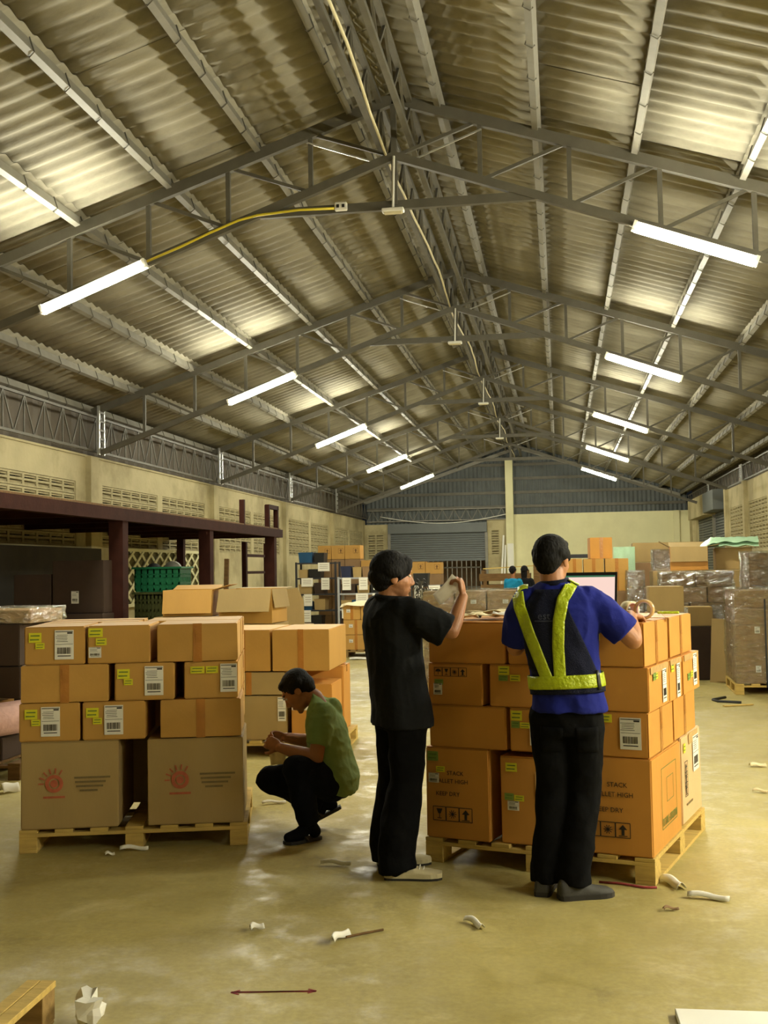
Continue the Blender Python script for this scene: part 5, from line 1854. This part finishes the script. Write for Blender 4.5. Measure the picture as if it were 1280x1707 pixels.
ccx, ccy = 0.0, 5.42


def around(a, z, cx=0.005):
    d = V3(math.sin(a), -math.cos(a), 0)
    return (V3(cx, ccy, z) - PV + d * 0.6, -d)


# navy mesh panel of the vest
cols = []
for i in range(33):
    s_ = i / 32
    c = []
    for j in range(24):
        t_ = j / 23
        z = 1.03 + t_ * 0.415
        x0 = -0.165 - 0.03 * t_ if t_ < 0.75 else -0.19 + 0.07 * (t_ - 0.75) / 0.25
        x1 = 0.168 - 0.16 * min(1, t_ / 0.9) ** 1.1 + (0.045 if t_ > 0.9 else 0.0)
        c.append(back(x0 + (x1 - x0) * s_, z))
    cols.append(c)
vest = band(bvh, cols, 0.005, 'vest_panel', MT['vest'], pv, 0.004)


def strap(pts, width, name, m='hivis', off=0.011):
    cols = []
    n = 40
    for i in range(n + 1):
        t_ = i / n * (len(pts) - 1)
        k = min(int(t_), len(pts) - 2)
        q = t_ - k
        a, b = pts[k], pts[k + 1]
        x, z = a[0] + (b[0] - a[0]) * q, a[1] + (b[1] - a[1]) * q
        dx, dz = b[0] - a[0], b[1] - a[1]
        ln = math.hypot(dx, dz)
        nx, nz = -dz / ln, dx / ln
        cols.append([back(x + nx * width * (j / 6 - 0.5), z + nz * width * (j / 6 - 0.5)) for j in range(7)])
    return band(bvh, cols, off, name, MT[m], pv, 0.003)


strap([(-0.205, 1.435), (-0.195, 1.36), (-0.155, 1.24), (-0.068, 1.01)], 0.055, 'reflective_strap')
strap([(0.055, 1.472), (0.010, 1.40), (-0.012, 1.30), (-0.018, 1.18), (-0.012, 1.01)], 0.055, 'reflective_strap')
cols = []
for i in range(73):
    a = -PI + 2 * PI * i / 72
    zc = 1.008 + 0.014 * math.sin(a * 0.5 + 0.2)
    cols.append([around(a, zc + 0.062 * (j / 5 - 0.5)) for j in range(6)])
band(bvh, cols, 0.012, 'reflective_belt', MT['hivis'], pv, 0.003)
cols = [[around(-PI + 2 * PI * i / 72, 0.955 + 0.014 * math.sin((-PI + 2 * PI * i / 72) * 0.5 + 0.2) + 0.03 * (j / 3 - 0.5) + 0.012) for j in range(4)] for i in range(73)]
band(bvh, cols, 0.008, 'belt_edge', MT['vest'], pv, 0.003)
cols = [[around(0.98 + 0.05 * i, 1.02 + 0.09 * (j / 3 - 0.5)) for j in range(4)] for i in range(3)]
band(bvh, cols, 0.016, 'belt_buckle', MT['black_pl'], pv, 0.004)
# over-shoulder ends of the straps
for x in (-0.18, 0.062):
    cols = [[(V3(x + 0.05 * (j / 4 - 0.5), 5.375 + 0.14 * i / 12, 1.8) - PV, V3(0, 0, -1)) for j in range(5)] for i in range(13)]
    band(bvh, cols, 0.010, 'shoulder_strap', MT['hivis'], pv, 0.003)
# the word on the back of the vest
vt = text_obj('vest_text', 'est', 0.05, mat('vest_print', (56, 60, 78), 0.7), pv, Matrix.Identity(4), 'CENTER')
for v in vt.data.vertices:
    p = v.co.copy()
    x, z = -0.082 + p.x, 1.305 + p.y
    hit, nn, ii, dd = bvh.ray_cast(*back(x, z))
    v.co = V3(x, 5.31, z) - PV if hit is None else hit + V3(0, -0.0092 - p.z, 0)
strap([(-0.125, 1.297), (-0.04, 1.297)], 0.004, 'print_underline', 'vest_line', 0.0095)
mb = MB(); mb.tube([w(-0.027, 5.416, 1.470), w(-0.029, 5.414, 1.492)], [0.075, 0.068], 24)
mb.build('collar', MT['vest'], pv, True)
mb = MB()
mb.loft([ring(w(x, y, z), Rt, F, rx, ry) for x, y, z, rx, ry in ((0.015, 5.42, 0.76, 0.165, 0.118), (0.018, 5.42, 0.85, 0.168, 0.122), (0.02, 5.42, 0.95, 0.15, 0.11))])
for h, k_, a in ((RH, RK, RA), (LH, LK, LA)):
    limb(mb, [(h + V3(0, 0, -0.06), 0.098), (k_, 0.080), (k_ + (a - k_) * 0.6, 0.078), (a + V3(0, 0, 0.03), 0.080), (a + V3(0, 0, -0.03), 0.082)], 20, (True, False))
tr = skin_over(mb, 'trousers', MT['trousers'], pv, 0.008, 4, (0.008, 6.5, (1, 1, 0.7)))
bv2 = BVHTree.FromPolygons([v.co.copy() for v in tr.data.vertices], [tuple(p.vertices) for p in tr.data.polygons])
for x in (-0.06, 0.105):
    cols = [[(V3(x + 0.105 * (i / 8 - 0.5), 4.9, 0.80 - 0.12 * j / 6) - PV, V3(0, 1, 0)) for j in range(7)] for i in range(9)]
    band(bv2, cols, 0.003, 'back_pocket', MT['trousers'], pv, 0.004)
shoe(pv, w(-0.125, 5.355, 0), (0.12, 1), 0.275, 0.1, 'shoe_grey', 'shoe', False)
shoe(pv, w(-0.045, 5.325, 0), (0.9, 0.36), 0.275, 0.1, 'shoe_grey', 'shoe', False)

# ---------------- squatting man in green
PS = V3(-1.42, 6.48, 0)
ps = thing('person', 'person in green T-shirt and dark jeans squatting with a scrap of paper', 'person', PS)
w = lambda x, y, z: V3(x, y, z) - PS
hf = V3(-0.70, -0.06, -0.71).normalized()
hu = V3(-0.71, 0.0, 0.70)
hu = (hu - hf * hu.dot(hf)).normalized()
hc = w(-1.560, 6.49, 0.845)
mb = MB()
head_shapes(mb, hc, hf, hu)
limb(mb, [(w(-1.43, 6.50, 0.755), 0.048), (w(-1.465, 6.50, 0.80), 0.054), (w(-1.515, 6.495, 0.825), 0.056)])
SX, SF = V3(0, 1, 0), V3(-0.97, 0, 0.26)
LS, LE, LW = w(-1.385, 6.355, 0.715), w(-1.415, 6.31, 0.475), w(-1.640, 6.37, 0.525)
RS, RE, RW = w(-1.385, 6.645, 0.715), w(-1.47, 6.70, 0.50), w(-1.655, 6.56, 0.555)
for a, b, c in ((LS, LE, LW), (RS, RE, RW)):
    limb(mb, [(a + (b - a) * 0.3, 0.046), (b, 0.043), (b + (c - b) * 0.3, 0.046), (c, 0.029)])
hand_shapes(mb, LW, V3(-0.85, 0.2, 0.35), V3(0.1, 0.85, -0.4), 1, (40, 55, 35))
hand_shapes(mb, RW, V3(-0.85, -0.25, 0.15), V3(0.1, -0.85, -0.4), -1, (40, 55, 35))
mb.loft([ring(c, SX, V3(-0.95, 0, 0.3), rx, ry) for c, rx, ry in ((w(-1.35, 6.5, 0.34), 0.12, 0.07), (w(-1.385, 6.5, 0.55), 0.13, 0.07), (w(-1.41, 6.5, 0.68), 0.12, 0.055), (w(-1.43, 6.5, 0.74), 0.06, 0.045))])
LH, LK, LA = w(-1.325, 6.40, 0.325), w(-1.520, 6.25, 0.425), w(-1.462, 6.325, 0.095)
RH, RK, RA = w(-1.325, 6.60, 0.325), w(-1.765, 6.56, 0.305), w(-1.455, 6.665, 0.145)
for h, k_, a in ((LH, LK, LA), (RH, RK, RA)):
    limb(mb, [(h, 0.07), (k_, 0.05), (a, 0.035)])
# bare feet
limb(mb, [(LA, 0.036), (LA + V3(-0.045, -0.045, -0.045), 0.032), (LA + V3(-0.105, -0.085, -0.062), 0.022)])
limb(mb, [(LA, 0.036), (LA + V3(0.025, 0.03, -0.05), 0.03)])
limb(mb, [(RA, 0.034), (RA + V3(-0.035, -0.01, -0.075), 0.028), (RA + V3(-0.10, -0.02, -0.112), 0.018)])
limb(mb, [(RA, 0.034), (RA + V3(0.055, 0.01, -0.01), 0.028)])
skin_over(mb, 'body', MT['skin2'], ps, 0.0048, 3)
face_parts(ps, hc, hf, hu)
hair_cap(ps, hc, hf, hu, 0.008, 0.0, 0.0, 9.0)
mb = MB()
tw = V3(-0.97, 0, 0.24)
mb.loft([ring(c, SX, b_, rx, ry) for c, b_, rx, ry in (
    (w(-1.300, 6.50, 0.255), V3(-1, 0, 0.1), 0.185, 0.082), (w(-1.318, 6.50, 0.35), V3(-1, 0, 0.1), 0.190, 0.118), (w(-1.365, 6.50, 0.47), V3(-1, 0, 0.12), 0.172, 0.128), (w(-1.385, 6.50, 0.58), V3(-0.98, 0, 0.2), 0.180, 0.128),
    (w(-1.392, 6.50, 0.67), V3(-0.95, 0, 0.3), 0.188, 0.118), (w(-1.395, 6.50, 0.735), V3(-0.90, 0, 0.43), 0.175, 0.098), (w(-1.408, 6.50, 0.785), V3(-0.8, 0, 0.6), 0.10, 0.078), (w(-1.425, 6.50, 0.805), V3(-0.75, 0, 0.66), 0.070, 0.066))])
limb(mb, [(LS + V3(0, 0.03, 0), 0.075), (LS + (LE - LS) * 0.35, 0.078), (LS + (LE - LS) * 0.68, 0.074)], 20, (True, False))
limb(mb, [(RS - V3(0, 0.03, 0), 0.075), (RS + (RE - RS) * 0.35, 0.078), (RS + (RE - RS) * 0.7, 0.074)], 20, (True, False))
skin_over(mb, 'tshirt', MT['shirt_green'], ps, 0.007, 4, (0.006, 8.5, (0.7, 1, 1.2)))
mb = MB()
mb.ell(w(-1.335, 6.50, 0.305), (0.11, 0.165, 0.10))
for h, k_, a, e in ((LH, LK, LA, 0.8), (RH, RK, RA, 0.8)):
    limb(mb, [(h + V3(-0.02, 0, -0.015), 0.100), (h + (k_ - h) * 0.6, 0.094), (k_, 0.078), (k_ + (a - k_) * 0.5, 0.074), (k_ + (a - k_) * 0.97, 0.062)], 20, (True, False))
skin_over(mb, 'jeans', MT['jeans'], ps, 0.008, 4, (0.007, 7.5, (1, 1, 1)))

mb = MB()
limb(mb, [(LA + V3(0, 0, 0.05), 0.046), (LA, 0.042), (LA + V3(-0.045, -0.045, -0.043), 0.038), (LA + V3(-0.105, -0.085, -0.056), 0.028)])
limb(mb, [(LA, 0.042), (LA + V3(0.025, 0.03, -0.044), 0.036)])
skin_over(mb, 'sock', MT['jeans'], ps, 0.006, 2)
mb = MB()
limb(mb, [(RA + V3(-0.03, 0, 0.02), 0.044), (RA, 0.040), (RA + V3(-0.035, -0.01, -0.07), 0.034), (RA + V3(-0.10, -0.02, -0.104), 0.024)])
limb(mb, [(RA, 0.040), (RA + V3(0.055, 0.01, -0.01), 0.034)])
skin_over(mb, 'sock', MT['jeans'], ps, 0.006, 2)


def sandal(t, heel, toe, label):
    heel, toe = Vector(heel), Vector(toe)
    d = (toe - heel)
    L = d.length
    d.normalize()
    s = d.cross(UP).normalized()
    n = s.cross(d)
    pr = ((0, 0.55), (0.08, 0.8), (0.3, 0.85), (0.55, 0.95), (0.75, 1.05), (0.92, 0.85), (1.0, 0.45))
    outl = [heel + d * (x * L) + s * (sg * wv * 0.046) for sg, seq in ((1, pr), (-1, tuple(reversed(pr)))) for x, wv in seq]
    mb = MB(); mb.loft([outl, [p + n * 0.018 for p in outl]])
    o = mb.build('sandal', MT['sandal'], t)
    mb = MB()
    for sg in (-1, 1):
        mb.tube([heel + d * (L * 0.45) + s * (sg * 0.045) + n * 0.012, heel + d * (L * 0.58) + s * (sg * 0.038) + n * 0.055, heel + d * (L * 0.80) + n * 0.05, heel + d * (L * 0.84) + n * 0.02], 0.007, 8)
    mb.build('thong_strap', MT['shoe_grey'], o, True)


sandal(ps, w(-1.415, 6.385, 0.002), w(-1.585, 6.225, 0.002), '')
sandal(ps, w(-1.345, 6.685, 0.115), w(-1.565, 6.645, 0.008), '')


def scrap_fn(a, b):
    return V3(-1.735 + 0.10 * a + 0.01 * b, 6.455 + 0.015 * math.sin(4 * a + b), 0.535 - 0.13 * b + 0.015 * a)


sheet_paper('paper_scrap', 'pale paper scrap in the squatting man\'s hands', scrap_fn, 5, 5, 'paper_warm')


# ---------------- two people sitting far behind
def sitter(x, y, label, shirt_m, cshift, hair_long=False):
    P0 = V3(x, y, 0)
    t = thing('person', label, 'person', P0)
    f = V3(0.35, 0.93, 0).normalized()
    r = V3(f.y, -f.x, 0)
    mb = MB()
    c = V3(0, 0.02, 1.48)
    head_shapes(mb, c, f, UP)
    limb(mb, [(V3(0, 0, 1.27), 0.055), (V3(0, 0.01, 1.42), 0.05)])
    hips = V3(0, 0, 0.66)
    for s in (-1, 1):
        a, b, d_ = r * (s * 0.18) + V3(0, 0, 1.22), r * (s * 0.23) + f * 0.1 + V3(0, 0, 0.96), r * (s * 0.12) + f * 0.34 + V3(0, 0, 0.94)
        limb(mb, [(a, 0.05), (b, 0.04), (d_, 0.028)])
        hand_shapes(mb, d_, f, V3(0, 0, -1), s)
        k_, an = hips + r * (s * 0.12) + f * 0.42, hips + r * (s * 0.12) + f * 0.42 + V3(0, 0, -0.55)
        limb(mb, [(hips + r * (s * 0.1), 0.07), (k_, 0.055), (an, 0.04)])
    mb.loft([ring(V3(0, 0, z), r, f, rx, ry) for z, rx, ry in ((0.62, 0.13, 0.1), (0.95, 0.12, 0.08), (1.2, 0.14, 0.08), (1.27, 0.06, 0.06))])
    skin_over(mb, 'body', MT['skin2'], t, 0.009, 2)
    mb = MB()
    mb.loft([ring(V3(0, 0, z), r, f, rx, ry) for z, rx, ry in ((0.66, 0.17, 0.13), (0.85, 0.165, 0.125), (1.1, 0.185, 0.12), (1.22, 0.19, 0.1), (1.29, 0.08, 0.07))])
    for s in (-1, 1):
        limb(mb, [(r * (s * 0.17) + V3(0, 0, 1.22), 0.07), (r * (s * 0.22) + f * 0.07 + V3(0, 0, 1.02), 0.065)], 16, (True, False))
    skin_over(mb, 'shirt', MT[shirt_m], t, 0.012, 3, (0.006, 7, (1, 1, 1)))
    mb = MB()
    mb.ell(hips, (0.17, 0.14, 0.1))
    for s in (-1, 1):
        k_ = hips + r * (s * 0.12) + f * 0.42
        limb(mb, [(hips + r * (s * 0.1), 0.09), (k_, 0.075), (k_ + V3(0, 0, -0.5), 0.07)], 16, (True, False))
    skin_over(mb, 'trousers', MT['trousers'], t, 0.014, 3)
    for s in (-1, 1):
        shoe(t, hips + r * (s * 0.12) + f * 0.36 + V3(0, 0, -hips.z), (f.x, f.y), 0.26, 0.1, 'shoe_grey', 'shoe', False)
    hair_cap(t, c, f, UP, 0.016 if hair_long else 0.01, 0, 0.04 if hair_long else 0.0)
    if hair_long:
        mb = MB(); mb.loft([ring(c + V3(0, 0, z) - f * 0.045, r, f, a_, b_) for z, a_, b_ in ((-0.28, 0.06, 0.03), (-0.1, 0.085, 0.05), (0.04, 0.085, 0.06))])
        skin_over(mb, 'hair', MT['hair'], t, 0.009, 2)
    ch = thing('stool_chair', 'dark steel-framed chair under the %s' % cshift, 'chair', P0)
    MB().box((0, 0, 0.53), (0.44, 0.44, 0.03)).build('seat', MT['black_pl'], ch)
    for sx in (-0.19, 0.19):
        for sy in (-0.19, 0.19):
            MB().tube([(sx, sy, 0), (sx, sy, 0.52)], 0.013, 8).build('leg', MT['rack'], ch)
    mb = MB(); mb.tube([(-0.26, -0.23, 0.53), (-0.27, -0.25, 0.96), (-0.18, -0.26, 1.03), (0.18, -0.26, 1.03), (0.27, -0.25, 0.96), (0.26, -0.23, 0.53)], 0.014, 8)
    mb.build('backrest', MT['rack'], ch, True)


sitter(-1.17, 28.0, 'far person in a sky blue shirt seated by the timber pile', 'shirt_sky', 'sky blue shirted person')
sitter(-0.90, 28.75, 'far person with long dark hair seated next to the blue shirt', 'shirt_black', 'long-haired person', True)


# ================================================================== THINGS ON THE STACK
TOP = 1.2695
lp = thing('laptop', 'open laptop with a glowing pale screen on the carton stack', 'laptop', FR.p(0.82, 0.27, TOP + 0.003), math.radians(-14))
bevelled(MB().box((0, -0.12, 0.008), (0.34, 0.235, 0.016)).build('base', MT['black_pl'], lp).data, 0.004)
kb = MB()
for i in range(13):
    for j in range(5):
        kb.box((-0.138 + i * 0.023, -0.06 - j * 0.023, 0.0175), (0.019, 0.019, 0.003))
tag(kb.build('keyboard', MT['rack'], lp), kind='stuff')
MB().box((0, -0.195, 0.0165), (0.1, 0.06, 0.001)).build('touchpad', MT['rack'], lp)
tl = rotm('X', -12)
sc = MB(); sc.box(tl @ V3(0, 0, 0.118) + V3(0, 0, 0.016), (0.345, 0.008, 0.235), tl)
lid = sc.build('screen_lid', MT['black_pl'], lp)
sc = MB(); sc.box(tl @ V3(0, -0.0055, 0.115) + V3(0, 0, 0.016), (0.322, 0.002, 0.205), tl)
sc.build('display', MT['screen'], lid)
sc = MB(); sc.box(tl @ V3(0, -0.0068, 0.213) + V3(0, 0, 0.016), (0.322, 0.001, 0.009), tl)
sc.build('window_bar', MT['screen_bar'], lid)


def tape_roll(p, r0, r1, wd, rz, rx, label, m='tape'):
    t = thing('tape_roll', label, 'tape roll', p)
    t.rotation_euler = (rx, 0, rz)

    def annulus(a, b, w_, name, mm):
        mb = MB()
        n = 28
        rings = []
        for q, y in ((a, -w_ / 2), (b, -w_ / 2), (b, w_ / 2), (a, w_ / 2), (a, -w_ / 2)):
            rings.append([(q * math.cos(2 * PI * k / n), y, q * math.sin(2 * PI * k / n)) for k in range(n)])
        mb.loft(rings, 0, False)
        mb.build(name, MT[mm], t, True)
    annulus(r0, r0 + 0.004, wd, 'cardboard_core', 'pink_foam')
    annulus(r0 + 0.0045, r1, wd, 'tape_wound', m)
    return t


tape_roll(FR.p(1.125, 0.33, TOP + 0.053), 0.036, 0.052, 0.06, math.radians(-10), 0, 'large roll of clear brown tape standing on the front corner carton', 'clear_tape')
tape_roll(FR.p(1.025, 0.42, TOP + 0.047), 0.034, 0.046, 0.055, math.radians(38), 0, 'smaller roll of tape standing next to the typing hand', 'paper_warm')
tg = FR.p(1.13, 0.44, TOP + 0.004)
sheet_paper('tape_tail', 'peeled strip of pale tape beside the large tape roll', lambda a, b: tg + V3(0.0 + 0.11 * a, 0.05 * b, 0.05 * (1 - a) ** 2 + 0.004 + 0.012 * math.sin(5 * a)), 8, 3, 'clear_tape', 'tape strip')
ck = thing('box_cutter', 'lime green box cutter on the rear top carton', 'cutter', FR.p(1.12, 0.92, TOP + 0.004), math.radians(0))
bevelled(MB().box((0, 0, 0.008), (0.12, 0.022, 0.016)).build('handle', MT['hivis'], ck).data, 0.004)
MB().box((0.07, 0, 0.008), (0.03, 0.012, 0.002)).build('blade', MT['galv'], ck)
rq = random.Random(11)
LOOSE = ('crumpled cream paper nearest the raised hand', 'creased cream paper in the middle of the left top carton', 'white paper near the vest man\'s shoulder', 'flat cream sheet at the rear of the left top carton', 'bent white sheet over the seam of the left top cartons')
for i, (u_, v_, sz, m_) in enumerate(((0.20, 0.14, 0.2, 'paper_warm'), (0.30, 0.25, 0.24, 'paper_warm'), (0.42, 0.18, 0.2, 'paper'), (0.28, 0.40, 0.26, 'paper_warm'), (0.50, 0.34, 0.22, 'paper'))):
    p = FR.p(u_, v_, TOP + 0.006 + 0.004 * i)
    a_ = rq.uniform(0, PI)
    ph = rq.uniform(0, 6)
    ex_, ey_ = V3(math.cos(a_), math.sin(a_), 0), V3(-math.sin(a_), math.cos(a_), 0)
    sheet_paper('loose_paper', LOOSE[i] + ' on the stack', lambda s, q: p + ex_ * ((s - 0.5) * sz) + ey_ * ((q - 0.5) * sz * 0.75) + V3(0, 0, 0.016 + 0.014 * math.sin(s * 7 + ph) * math.cos(q * 5 + ph) + 0.02 * abs(s - 0.5)), 9, 7, m_)

# ================================================================== FLOOR LITTER
def curl(p, ang, L, Wd, label, m='paper', rise=0.02, name='paper_strip', cat='paper strip'):
    d, s = V3(math.cos(ang), math.sin(ang), 0), V3(-math.sin(ang), math.cos(ang), 0)
    p = V3(*p, 0.004)
    return sheet_paper(name, label, lambda a, b: p + d * ((a - 0.5) * L) + s * ((b - 0.5) * Wd + 0.01 * math.sin(4 * a)) + V3(0, 0, rise * abs(math.sin(PI * b)) + 0.006 * (1 + math.sin(a * 6)) + 0.001), 8, 5, m, cat)


curl((-0.405, 4.90), math.radians(-50), 0.13, 0.035, 'white rolled paper strip lying alone on the centre floor', rise=0.02)
curl((-0.955, 4.66), math.radians(70), 0.12, 0.03, 'white rolled paper strip at the end of the thin stick', rise=0.025)
curl((-1.34, 4.75), math.radians(40), 0.06, 0.03, 'small curled white paper left of the thin stick', rise=0.02)
curl((-1.205, 5.81), math.radians(4), 0.16, 0.022, 'thin cream strip near the squatting man\'s sandal')
curl((-2.40, 6.02), math.radians(12), 0.16, 0.022, 'thin white strip in front of the left pallet')
curl((-2.50, 5.91), math.radians(30), 0.05, 0.04, 'small white paper bit in front of the left pallet', rise=0.01)
curl((0.50, 5.60), math.radians(-60), 0.16, 0.06, 'crumpled white film by the corner of the right pallet', rise=0.03)
curl((0.64, 5.39), math.radians(-14), 0.19, 0.035, 'white rolled strip right of the right pallet corner', rise=0.02)
curl((0.45, 5.20), math.radians(20), 0.07, 0.02, 'tiny grey scrap in front of the right pallet corner', 'carton_brown', 0.01)
curl((-1.93, 7.30), math.radians(25), 0.16, 0.03, 'white strip behind the left pallet near the squatting man', rise=0.015)
curl((-1.75, 7.9), math.radians(5), 0.2, 0.05, 'cream strip on the floor behind the squatting man', 'paper_warm', 0.015)
curl((-1.30, 8.8), math.radians(0), 0.25, 0.05, 'cream paper strip between squatting and standing man', 'paper_warm', 0.02)
curl((-1.25, 9.6), math.radians(20), 0.1, 0.06, 'white paper bit farther up the gangway', rise=0.03)
curl((-1.20, 7.6), math.radians(15), 0.1, 0.04, 'white paper bit beside the black-shirted man', rise=0.02)
curl((-3.45, 19.2), math.radians(10), 0.45, 0.2, 'white torn paper by the mid-hall pallet', rise=0.03)
curl((-3.95, 7.55), math.radians(50), 0.12, 0.09, 'white paper lump at the left edge of the floor', rise=0.06)
curl((-4.1, 7.35), math.radians(10), 0.1, 0.07, 'second white paper lump at the left edge', rise=0.04)
curl((1.45, 8.9), math.radians(10), 0.12, 0.05, 'pale scrap on the floor right of the carton stack', 'paper_warm', 0.02)
curl((1.30, 7.9), math.radians(-20), 0.1, 0.03, 'small pale chip right of the right pallet', 'paper_warm', 0.015)
mb = MB(); mb.tube([(-0.93, 4.68, 0.008), (-0.86, 4.74, 0.008), (-0.79, 4.795, 0.007)], 0.005, 6)
tag(mb.build('thin_stick', MT['wood_dark']), 'thin dark stick touching the rolled paper on the floor', 'stick')
mb = MB()
n = 10
for i in range(n):
    for j in range(n):
        pass
rz = random.Random(5)
mb.ell((0, 0, 0.05), (0.055, 0.05, 0.06), None, 9, 6)
for k, v in enumerate(mb.v):
    v = Vector(v)
    dv = v - Vector((0, 0, 0.05))
    mb.v[k] = tuple(Vector((0, 0, 0.05)) + dv * rz.uniform(0.55, 1.25))
zmin = min(v[2] for v in mb.v)
mb.v = [(a, b, c - zmin) for a, b, c in mb.v]
tag(mb.build('crumpled_tissue', MT['paper'], None, False, (-1.645, 3.70, 0)), 'crumpled white tissue at the bottom edge of the floor', 'tissue')
# red chalk arrow drawn on the floor
mb = MB()
a, b = V3(-1.24, 4.045, 0.0015), V3(-0.93, 4.095, 0.0015)
d = (b - a).normalized(); s = V3(-d.y, d.x, 0)
for o_ in (0, 0.004):
    mb.bar(a + s * o_, b - s * o_, 0.010, 0.0012)
for p, g in ((a, 1), (b, -1)):
    mb.bar(p, p + d * (0.03 * g) + s * 0.02, 0.007, 0.0012)
    mb.bar(p, p + d * (0.03 * g) - s * 0.02, 0.007, 0.0012)
tag(mb.build('chalk_arrow', MT['chalk_red']), 'red double-headed arrow drawn on the concrete floor', 'floor mark')
mb = MB(); mb.tube([(0.15, 5.62, 0.006), (0.25, 5.60, 0.007), (0.36, 5.545, 0.006), (0.42, 5.55, 0.006)], 0.006, 6)
tag(mb.build('red_string', MT['chalk_red'], None, True), 'red string on the floor under the right pallet edge', 'string')
mb = MB(); mb.tube([(1.95, 12.9, 0.01), (1.72, 13.0, 0.01), (1.68, 13.15, 0.012), (1.85, 13.4, 0.01)], 0.018, 6)
tag(mb.build('strap_offcut', MT['strap'], None, True), 'bent black strap offcut on the floor before the right stock', 'strap')
mb = MB(); mb.bar((1.72, 12.6, 0.01), (2.05, 12.75, 0.01), 0.04, 0.012)
tag(mb.build('wood_sliver', MT['wood']), 'thin wooden sliver on the floor before the strapped load', 'wood')
# white board lying at the lower right
o = box_obj('white_board', (0.62, 3.72, 0.012), (0.52, 0.62, 0.02), MT['white_pl'], None, 0.003, math.radians(1.5)); tag(o, 'white board lying on the floor at the bottom right corner', 'board')
# timber skid at the lower left
sk = thing('wooden_skid', 'pale wooden skid at the bottom left corner of the floor', 'skid', (-1.80, 3.0, 0), math.radians(2))
box_obj('plank', (-0.028, 0.02, 0.13), (0.048, 1.40, 0.022), MT['wood'], sk, 0.002)
box_obj('plank', (0.026, 0.02, 0.13), (0.052, 1.40, 0.022), MT['wood'], sk, 0.002)
for y in (-0.6, 0.05, 0.665):
    box_obj('block', (0.0, y, 0.065), (0.10, 0.10, 0.108), MT['wood2'], sk, 0.002)
box_obj('bottom_board', (0, 0.02, 0.0055), (0.1, 1.38, 0.011), MT['wood2'], sk, 0.002)
